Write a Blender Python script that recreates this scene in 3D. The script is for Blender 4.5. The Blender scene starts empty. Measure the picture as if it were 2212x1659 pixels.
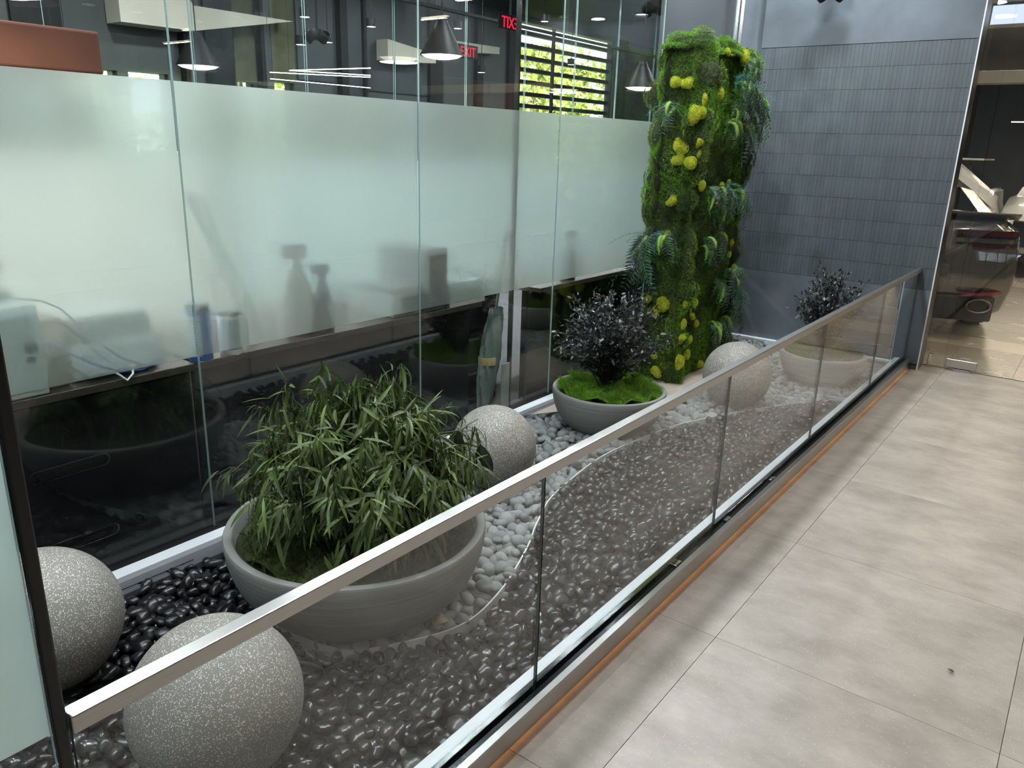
import bpy, bmesh, math, random
import numpy as np
from mathutils import Vector, Matrix

# ------------------------------------------------------------------ scene
SC = bpy.context.scene
COL = SC.collection
random.seed(7)
RNG = np.random.default_rng(7)
PI = math.pi

# ---- camera (solved from the photograph's vanishing points) -------------
yaw, pitch, roll = math.radians(-36.785), math.radians(17.270), math.radians(1.722)
f_ = Vector((math.sin(yaw)*math.cos(pitch), math.cos(yaw)*math.cos(pitch), -math.sin(pitch)))
r_ = Vector((math.cos(yaw), -math.sin(yaw), 0))
u_ = r_.cross(f_)
R_ = r_*math.cos(roll) + u_*math.sin(roll)
U_ = -r_*math.sin(roll) + u_*math.cos(roll)
cam_d = bpy.data.cameras.new('camera')
cam_d.sensor_width = 36.0
cam_d.lens = 1666.5/2212*36.0
cam_d.clip_start = 0.02
cam = bpy.data.objects.new('camera', cam_d)
COL.objects.link(cam)
CAM = Vector((0, 0, 1.65))
cam.matrix_world = Matrix(((R_.x, U_.x, -f_.x, 0.0), (R_.y, U_.y, -f_.y, 0.0), (R_.z, U_.z, -f_.z, 1.65), (0, 0, 0, 1)))
SC.camera = cam

# ---- world: hazy daylight, seen only through the windows ----------------
W = bpy.data.worlds.new('daylight')
SC.world = W
W.use_nodes = True
wn = W.node_tree
bgn = wn.nodes['Background']
bgn.inputs['Color'].default_value = (0.78, 0.88, 1.0, 1)
bgn.inputs['Strength'].default_value = 7.0

# ---- sun on the planting outside ----------------------------------------
sd = bpy.data.lights.new('sun', 'SUN')
sd.energy = 38.0
sd.angle = 0.02
sd.color = (1.0, 0.94, 0.82)
sun = bpy.data.objects.new('sun', sd)
COL.objects.link(sun)
sun.rotation_euler = Vector((-0.35, 0.25, -0.9)).to_track_quat('-Z', 'Y').to_euler()
sun.location = (-12, 8, 12)

# ---- exposure -----------------------------------------------------------
SC.view_settings.view_transform = 'Standard'
SC.view_settings.look = 'None'
SC.view_settings.exposure = 0.0
SC.view_settings.gamma = 1.0
SC.view_settings.use_curve_mapping = False
cy = SC.cycles
cy.max_bounces = 12
cy.diffuse_bounces = 3
cy.glossy_bounces = 5
cy.transmission_bounces = 10
cy.transparent_max_bounces = 24
cy.sample_clamp_indirect = 6.0
cy.caustics_reflective = False
cy.caustics_refractive = True
cy.blur_glossy = 0.5
cy.use_denoising = True

# strengths of the lamps, added ones included (used by their builders below)
GARDEN_W, WALK_W, SHOW_W, OFFICE_W = 38.0, 10.0, 46.0, 66.0
COOL, WARM = (0.90, 0.96, 1.0), (1.0, 0.88, 0.76)

# main planes
GX = -2.755       # back glass, garden face
BX = -1.09        # balustrade glass
WY = 6.77         # tiled wall face
ZG = 0.03         # gravel level
CEIL = 3.7

# ------------------------------------------------------------------ helpers
def lab(o, label=None, cat=None, group=None, kind=None):
    if label: o['label'] = label
    if cat: o['category'] = cat
    if group: o['group'] = group
    if kind: o['kind'] = kind
    return o

def empty(name, loc=(0, 0, 0), rz=0.0, parent=None):
    o = bpy.data.objects.new(name, None)
    COL.objects.link(o)
    o.location = loc
    o.rotation_euler = (0, 0, rz)
    o.empty_display_size = 0.1
    if parent: o.parent = parent
    return o

def inst(name, me, parent=None, mat=None):
    o = bpy.data.objects.new(name, me)
    COL.objects.link(o)
    if parent: o.parent = parent
    if mat is not None: o.matrix_local = mat
    return o

def np_mesh(name, V, F, mats, smooth=True):
    """V (n,3), F (m,k) arrays of one polygon size -> mesh"""
    me = bpy.data.meshes.new(name)
    V = np.asarray(V, np.float32); F = np.asarray(F, np.int32)
    n, k = F.shape
    me.vertices.add(len(V)); me.vertices.foreach_set('co', V.ravel())
    me.loops.add(n*k); me.loops.foreach_set('vertex_index', F.ravel())
    me.polygons.add(n)
    me.polygons.foreach_set('loop_start', np.arange(0, n*k, k, dtype=np.int32))
    me.polygons.foreach_set('loop_total', np.full(n, k, dtype=np.int32))
    me.update(calc_edges=True)
    if smooth:
        me.polygons.foreach_set('use_smooth', np.ones(n, dtype=bool))
    for m in (mats if isinstance(mats, (list, tuple)) else [mats]):
        me.materials.append(m)
    me.validate()
    return me

class B:
    """collects shapes into one mesh"""
    def __init__(s): s.V = []; s.F = []; s.M = []
    def add(s, V, F, mi=0):
        b = len(s.V); s.V += [tuple(v) for v in V]
        for f in F: s.F.append(tuple(i+b for i in f)); s.M.append(mi)
        return s
    def box(s, x0, x1, y0, y1, z0, z1, mi=0, M=None):
        V = [(x, y, z) for z in (z0, z1) for y in (y0, y1) for x in (x0, x1)]
        if M is not None: V = [M @ Vector(v) for v in V]
        return s.add(V, [(0, 2, 3, 1), (4, 5, 7, 6), (0, 1, 5, 4), (2, 6, 7, 3), (0, 4, 6, 2), (1, 3, 7, 5)], mi)
    def tube(s, pts, rad, n=8, mi=0, cap=True):
        pts = [Vector(p) for p in pts]
        if not hasattr(rad, '__len__'): rad = [rad]*len(pts)
        V = []; ref = None
        for i, p in enumerate(pts):
            t = (pts[min(i+1, len(pts)-1)] - pts[max(i-1, 0)]).normalized()
            if ref is None:
                ref = Vector((0, 0, 1)) if abs(t.z) < 0.9 else Vector((1, 0, 0))
            a = (ref - t*ref.dot(t)).normalized(); ref = a
            b = t.cross(a)
            for k in range(n):
                an = 2*PI*k/n
                V.append(p + a*(rad[i]*math.cos(an)) + b*(rad[i]*math.sin(an)))
        F = []
        for i in range(len(pts)-1):
            for k in range(n):
                F.append((i*n+k, i*n+(k+1) % n, (i+1)*n+(k+1) % n, (i+1)*n+k))
        if cap:
            F.append(tuple(reversed(range(n)))); F.append(tuple((len(pts)-1)*n+k for k in range(n)))
        return s.add(V, F, mi)
    def lathe(s, prof, n=32, mi=0, c=(0, 0, 0), M=None):
        V = []; F = []; m = len(prof)
        for k in range(n):
            a = 2*PI*k/n
            for r, z in prof: V.append(Vector((c[0]+r*math.cos(a), c[1]+r*math.sin(a), c[2]+z)))
        if M is not None: V = [M @ v for v in V]
        for k in range(n):
            k2 = (k+1) % n
            for j in range(m-1):
                F.append((k*m+j, k2*m+j, k2*m+j+1, k*m+j+1))
        return s.add(V, F, mi)
    def prism(s, poly, z0, z1, mi=0):
        n = len(poly)
        V = [(p[0], p[1], z0) for p in poly] + [(p[0], p[1], z1) for p in poly]
        F = [tuple(reversed(range(n))), tuple(range(n, 2*n))] + [(i, (i+1) % n, n+(i+1) % n, n+i) for i in range(n)]
        return s.add(V, F, mi)
    def mesh(s, name, mats, smooth=False, bevel=0.0, seg=2, angle=0.7):
        me = bpy.data.meshes.new(name)
        me.from_pydata([tuple(v) for v in s.V], [], s.F)
        for m in (mats if isinstance(mats, (list, tuple)) else [mats]): me.materials.append(m)
        if len(set(s.M)) > 1: me.polygons.foreach_set('material_index', s.M)
        bm = bmesh.new(); bm.from_mesh(me)
        if bevel > 0:
            bmesh.ops.remove_doubles(bm, verts=bm.verts, dist=1e-6)
            es = [e for e in bm.edges if len(e.link_faces) == 2 and e.calc_face_angle(0) > angle]
            bmesh.ops.bevel(bm, geom=es, offset=bevel, segments=seg, affect='EDGES', profile=0.5, clamp_overlap=True)
        bmesh.ops.recalc_face_normals(bm, faces=bm.faces)
        if smooth:
            for f in bm.faces: f.smooth = True
            for e in bm.edges:
                if len(e.link_faces) == 2 and e.calc_face_angle(0) > 0.75: e.smooth = False
        bm.to_mesh(me); bm.free(); me.update()
        return me
    def obj(s, name, mats, parent=None, **k):
        return inst(name, s.mesh(name, mats, **k), parent)

# ------------------------------------------------------------------ materials
def mat(name):
    m = bpy.data.materials.new(name); m.use_nodes = True
    nt = m.node_tree; nt.nodes.clear()
    out = nt.nodes.new('ShaderNodeOutputMaterial')
    return m, nt, out

def N(nt, t, **kw):
    n = nt.nodes.new('ShaderNode'+t)
    for k, v in kw.items():
        if k in n.inputs: n.inputs[k].default_value = v
        else: setattr(n, k, v)
    return n

def pbr(name, col, rough=0.5, metal=0.0, var=0.0, scale=20.0, bump=0.0, bscale=None, spec=0.5, stretch=None,
        col2=None, coat=0.0, island=0.0, objrand=0.0, emit=None, estr=0.0, trans=0.0, detail=4.0, rvar=0.0):
    m, nt, out = mat(name)
    p = N(nt, 'BsdfPrincipled')
    p.inputs['Roughness'].default_value = rough
    p.inputs['Metallic'].default_value = metal
    p.inputs['Specular IOR Level'].default_value = spec
    p.inputs['Coat Weight'].default_value = coat
    p.inputs['Coat Roughness'].default_value = 0.04
    c = (*col, 1)
    p.inputs['Base Color'].default_value = c
    nt.links.new(p.outputs[0], out.inputs[0])
    tc = N(nt, 'TexCoord'); vec = tc.outputs['Object']
    if stretch:
        mp = N(nt, 'Mapping'); mp.inputs['Scale'].default_value = stretch
        nt.links.new(vec, mp.inputs[0]); vec = mp.outputs[0]
    src = None
    if var > 0 or col2:
        nz = N(nt, 'TexNoise'); nz.inputs['Scale'].default_value = scale; nz.inputs['Detail'].default_value = detail
        nt.links.new(vec, nz.inputs['Vector'])
        rp = N(nt, 'ValToRGB'); rp.color_ramp.elements[0].position = 0.3; rp.color_ramp.elements[1].position = 0.7
        lo = [max(0, x*(1-var)) for x in col]; hi = [min(1, x*(1+var)) for x in (col2 or col)]
        rp.color_ramp.elements[0].color = (*lo, 1); rp.color_ramp.elements[1].color = (*hi, 1)
        nt.links.new(nz.outputs['Fac'], rp.inputs[0]); src = rp.outputs[0]
        if rvar:
            mr = N(nt, 'MapRange'); mr.inputs['To Min'].default_value = max(0.02, rough-rvar); mr.inputs['To Max'].default_value = rough+rvar
            nt.links.new(nz.outputs['Fac'], mr.inputs[0]); nt.links.new(mr.outputs[0], p.inputs['Roughness'])
    if island > 0 or objrand > 0:
        g = N(nt, 'NewGeometry'); oi = N(nt, 'ObjectInfo')
        ad = N(nt, 'Math', operation='ADD'); fr = N(nt, 'Math', operation='FRACT')
        nt.links.new(g.outputs['Random Per Island'], ad.inputs[0]); nt.links.new(oi.outputs['Random'], ad.inputs[1])
        nt.links.new(ad.outputs[0], fr.inputs[0])
        mr = N(nt, 'MapRange'); a = island or objrand
        mr.inputs['To Min'].default_value = 1-a; mr.inputs['To Max'].default_value = 1+a
        nt.links.new(fr.outputs[0], mr.inputs[0])
        mx = N(nt, 'Mix', data_type='RGBA', blend_type='MULTIPLY'); mx.inputs[0].default_value = 1.0
        if src is not None: nt.links.new(src, mx.inputs[6])
        else: mx.inputs[6].default_value = c
        nt.links.new(mr.outputs[0], mx.inputs[7]); src = mx.outputs[2]
    if src is not None: nt.links.new(src, p.inputs['Base Color'])
    if bump > 0:
        nb = N(nt, 'TexNoise'); nb.inputs['Scale'].default_value = bscale or scale; nb.inputs['Detail'].default_value = 5
        nt.links.new(vec, nb.inputs['Vector'])
        bp = N(nt, 'Bump'); bp.inputs['Strength'].default_value = bump; bp.inputs['Distance'].default_value = 0.004
        nt.links.new(nb.outputs['Fac'], bp.inputs['Height']); nt.links.new(bp.outputs[0], p.inputs['Normal'])
    if emit:
        p.inputs['Emission Color'].default_value = (*emit, 1); p.inputs['Emission Strength'].default_value = estr
    if trans > 0:   # thin leaves let light through
        tr = N(nt, 'BsdfTranslucent'); mxs = N(nt, 'MixShader'); mxs.inputs[0].default_value = trans
        if src is not None: nt.links.new(src, tr.inputs[0])
        else: tr.inputs[0].default_value = c
        nt.links.new(p.outputs[0], mxs.inputs[1]); nt.links.new(tr.outputs[0], mxs.inputs[2])
        nt.links.new(mxs.outputs[0], out.inputs[0])
    return m

def emis(name, col, s):
    m, nt, out = mat(name)
    e = N(nt, 'Emission'); e.inputs[0].default_value = (*col, 1); e.inputs[1].default_value = s
    nt.links.new(e.outputs[0], out.inputs[0])
    return m

def clear_glass(name, tint=(0.965, 0.982, 0.976), ior=1.52, gain=1.0):
    m, nt, out = mat(name)
    tr = N(nt, 'BsdfTransparent'); tr.inputs[0].default_value = (*tint, 1)
    gl = N(nt, 'BsdfGlossy'); gl.inputs['Roughness'].default_value = 0.0; gl.inputs[0].default_value = (gain, gain, gain, 1)
    fr = N(nt, 'Fresnel'); g = N(nt, 'NewGeometry')
    mr = N(nt, 'MapRange'); mr.inputs['To Min'].default_value = ior; mr.inputs['To Max'].default_value = 1/ior
    nt.links.new(g.outputs['Backfacing'], mr.inputs[0]); nt.links.new(mr.outputs[0], fr.inputs['IOR'])
    mx = N(nt, 'MixShader')
    nt.links.new(fr.outputs[0], mx.inputs[0]); nt.links.new(tr.outputs[0], mx.inputs[1]); nt.links.new(gl.outputs[0], mx.inputs[2])
    nt.links.new(mx.outputs[0], out.inputs[0])
    return m

def frosted(name, col=(0.86, 0.93, 0.90), rough=0.42, diff=0.32, trl=0.30, clear=0.0):
    m, nt, out = mat(name)
    gl = N(nt, 'BsdfRefraction'); gl.inputs['Roughness'].default_value = rough; gl.inputs['IOR'].default_value = 1.35
    gl.inputs[0].default_value = (0.93, 0.968, 0.955, 1)
    tl = N(nt, 'BsdfTranslucent'); tl.inputs[0].default_value = (*col, 1)
    df = N(nt, 'BsdfDiffuse'); df.inputs[0].default_value = (*col, 1)
    a = N(nt, 'MixShader'); a.inputs[0].default_value = trl
    nt.links.new(gl.outputs[0], a.inputs[1]); nt.links.new(tl.outputs[0], a.inputs[2])
    b = N(nt, 'MixShader'); b.inputs[0].default_value = diff
    nt.links.new(a.outputs[0], b.inputs[1]); nt.links.new(df.outputs[0], b.inputs[2])
    # a little light passes straight through the film
    tp = N(nt, 'BsdfTransparent'); tp.inputs[0].default_value = (0.95, 0.985, 0.975, 1)
    c_ = N(nt, 'MixShader'); c_.inputs[0].default_value = clear
    nt.links.new(b.outputs[0], c_.inputs[1]); nt.links.new(tp.outputs[0], c_.inputs[2])
    nt.links.new(c_.outputs[0], out.inputs[0])
    return m

def terrazzo(name):
    m, nt, out = mat(name)
    p = N(nt, 'BsdfPrincipled'); p.inputs['Roughness'].default_value = 0.55
    tc = N(nt, 'TexCoord')
    nz = N(nt, 'TexNoise'); nz.inputs['Scale'].default_value = 160; nz.inputs['Detail'].default_value = 2
    dist = N(nt, 'Mix', data_type='VECTOR'); dist.inputs[0].default_value = 0.008
    nt.links.new(tc.outputs['Object'], nz.inputs['Vector'])
    nt.links.new(tc.outputs['Object'], dist.inputs[4]); nt.links.new(nz.outputs['Color'], dist.inputs[5])
    v = N(nt, 'TexVoronoi'); v.inputs['Scale'].default_value = 300
    nt.links.new(dist.outputs[1], v.inputs['Vector'])
    sp = N(nt, 'SeparateColor'); nt.links.new(v.outputs['Color'], sp.inputs[0])
    gt = N(nt, 'Math', operation='GREATER_THAN'); gt.inputs[1].default_value = 0.62
    nt.links.new(sp.outputs[0], gt.inputs[0])
    lt = N(nt, 'Math', operation='LESS_THAN'); lt.inputs[1].default_value = 0.42
    nt.links.new(v.outputs['Distance'], lt.inputs[0])
    mu = N(nt, 'Math', operation='MULTIPLY'); nt.links.new(gt.outputs[0], mu.inputs[0]); nt.links.new(lt.outputs[0], mu.inputs[1])
    mx = N(nt, 'Mix', data_type='RGBA'); mx.inputs[6].default_value = (0.215, 0.205, 0.183, 1); mx.inputs[7].default_value = (0.72, 0.71, 0.66, 1)
    nt.links.new(mu.outputs[0], mx.inputs[0]); nt.links.new(mx.outputs[2], p.inputs['Base Color'])
    bp = N(nt, 'Bump'); bp.inputs['Strength'].default_value = 0.15; bp.inputs['Distance'].default_value = 0.002
    nt.links.new(mu.outputs[0], bp.inputs['Height']); nt.links.new(bp.outputs[0], p.inputs['Normal'])
    nt.links.new(p.outputs[0], out.inputs[0])
    return m

def bands(name, c1, c2, freq, axis='Z', rough=0.6, thresh=0.5, noise=0.0, nscale=8):
    """printed / cast stripes along one object axis"""
    m, nt, out = mat(name)
    p = N(nt, 'BsdfPrincipled'); p.inputs['Roughness'].default_value = rough
    tc = N(nt, 'TexCoord'); sx = N(nt, 'SeparateXYZ'); nt.links.new(tc.outputs['Object'], sx.inputs[0])
    v = sx.outputs[axis]
    if noise:
        nz = N(nt, 'TexNoise'); nz.inputs['Scale'].default_value = nscale; nt.links.new(tc.outputs['Object'], nz.inputs['Vector'])
        ma = N(nt, 'Math', operation='MULTIPLY_ADD'); ma.inputs[1].default_value = noise
        nt.links.new(nz.outputs['Fac'], ma.inputs[0]); nt.links.new(v, ma.inputs[2]); v = ma.outputs[0]
    mu = N(nt, 'Math', operation='MULTIPLY'); mu.inputs[1].default_value = freq; nt.links.new(v, mu.inputs[0])
    fr = N(nt, 'Math', operation='FRACT'); nt.links.new(mu.outputs[0], fr.inputs[0])
    gt = N(nt, 'Math', operation='GREATER_THAN'); gt.inputs[1].default_value = thresh; nt.links.new(fr.outputs[0], gt.inputs[0])
    mx = N(nt, 'Mix', data_type='RGBA'); mx.inputs[6].default_value = (*c1, 1); mx.inputs[7].default_value = (*c2, 1)
    nt.links.new(gt.outputs[0], mx.inputs[0]); nt.links.new(mx.outputs[2], p.inputs['Base Color'])
    nt.links.new(p.outputs[0], out.inputs[0])
    return m

def bowl_mat(name, col):
    m, nt, out = mat(name)
    p = N(nt, 'BsdfPrincipled'); p.inputs['Roughness'].default_value = 0.6
    tc = N(nt, 'TexCoord'); mp = N(nt, 'Mapping'); mp.inputs['Scale'].default_value = (1.2, 1.2, 90)
    nt.links.new(tc.outputs['Object'], mp.inputs[0])
    nz = N(nt, 'TexNoise'); nz.inputs['Scale'].default_value = 1.5; nz.inputs['Detail'].default_value = 5
    nt.links.new(mp.outputs[0], nz.inputs['Vector'])
    rp = N(nt, 'ValToRGB'); rp.color_ramp.elements[0].position = 0.3; rp.color_ramp.elements[1].position = 0.75
    rp.color_ramp.elements[0].color = (*[c*0.82 for c in col], 1); rp.color_ramp.elements[1].color = (*[c*1.12 for c in col], 1)
    nt.links.new(nz.outputs['Fac'], rp.inputs[0]); nt.links.new(rp.outputs[0], p.inputs['Base Color'])
    bp = N(nt, 'Bump'); bp.inputs['Strength'].default_value = 0.35; bp.inputs['Distance'].default_value = 0.003
    nt.links.new(nz.outputs['Fac'], bp.inputs['Height']); nt.links.new(bp.outputs[0], p.inputs['Normal'])
    nt.links.new(p.outputs[0], out.inputs[0])
    return m

def floor_mat(name, c0, c1, fleck, rough=0.42):
    m, nt, out = mat(name)
    p = N(nt, 'BsdfPrincipled')
    geo = N(nt, 'NewGeometry'); oi = N(nt, 'ObjectInfo')
    mp = N(nt, 'Mapping'); mp.inputs['Scale'].default_value = (1.0, 1.5, 1.0)
    sh = N(nt, 'VectorMath', operation='SCALE'); sh.inputs['Scale'].default_value = 7.0
    cb = N(nt, 'CombineXYZ')
    for i in range(3): nt.links.new(oi.outputs['Random'], cb.inputs[i])
    nt.links.new(cb.outputs[0], sh.inputs[0])
    ad = N(nt, 'VectorMath', operation='ADD'); nt.links.new(geo.outputs['Position'], ad.inputs[0]); nt.links.new(sh.outputs[0], ad.inputs[1])
    nt.links.new(ad.outputs[0], mp.inputs[0])
    nz = N(nt, 'TexNoise'); nz.inputs['Scale'].default_value = 3.2; nz.inputs['Detail'].default_value = 8; nz.inputs['Roughness'].default_value = 0.65
    nt.links.new(mp.outputs[0], nz.inputs['Vector'])
    rp = N(nt, 'ValToRGB'); rp.color_ramp.elements[0].position = 0.32; rp.color_ramp.elements[1].position = 0.68
    rp.color_ramp.elements[0].color = (*c0, 1); rp.color_ramp.elements[1].color = (*c1, 1)
    nt.links.new(nz.outputs['Fac'], rp.inputs[0])
    v = N(nt, 'TexVoronoi'); v.inputs['Scale'].default_value = 150; nt.links.new(geo.outputs['Position'], v.inputs['Vector'])
    sp = N(nt, 'SeparateColor'); nt.links.new(v.outputs['Color'], sp.inputs[0])
    g1 = N(nt, 'Math', operation='GREATER_THAN'); g1.inputs[1].default_value = 0.84; nt.links.new(sp.outputs[0], g1.inputs[0])
    l1 = N(nt, 'Math', operation='LESS_THAN'); l1.inputs[1].default_value = 0.22; nt.links.new(v.outputs['Distance'], l1.inputs[0])
    mu = N(nt, 'Math', operation='MULTIPLY'); nt.links.new(g1.outputs[0], mu.inputs[0]); nt.links.new(l1.outputs[0], mu.inputs[1])
    mx = N(nt, 'Mix', data_type='RGBA'); mx.inputs[7].default_value = (*fleck, 1)
    nt.links.new(mu.outputs[0], mx.inputs[0]); nt.links.new(rp.outputs[0], mx.inputs[6]); nt.links.new(mx.outputs[2], p.inputs['Base Color'])
    mr = N(nt, 'MapRange'); mr.inputs['To Min'].default_value = rough+0.1; mr.inputs['To Max'].default_value = rough-0.1
    nt.links.new(nz.outputs['Fac'], mr.inputs[0]); nt.links.new(mr.outputs[0], p.inputs['Roughness'])
    nt.links.new(p.outputs[0], out.inputs[0])
    return m

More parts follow.
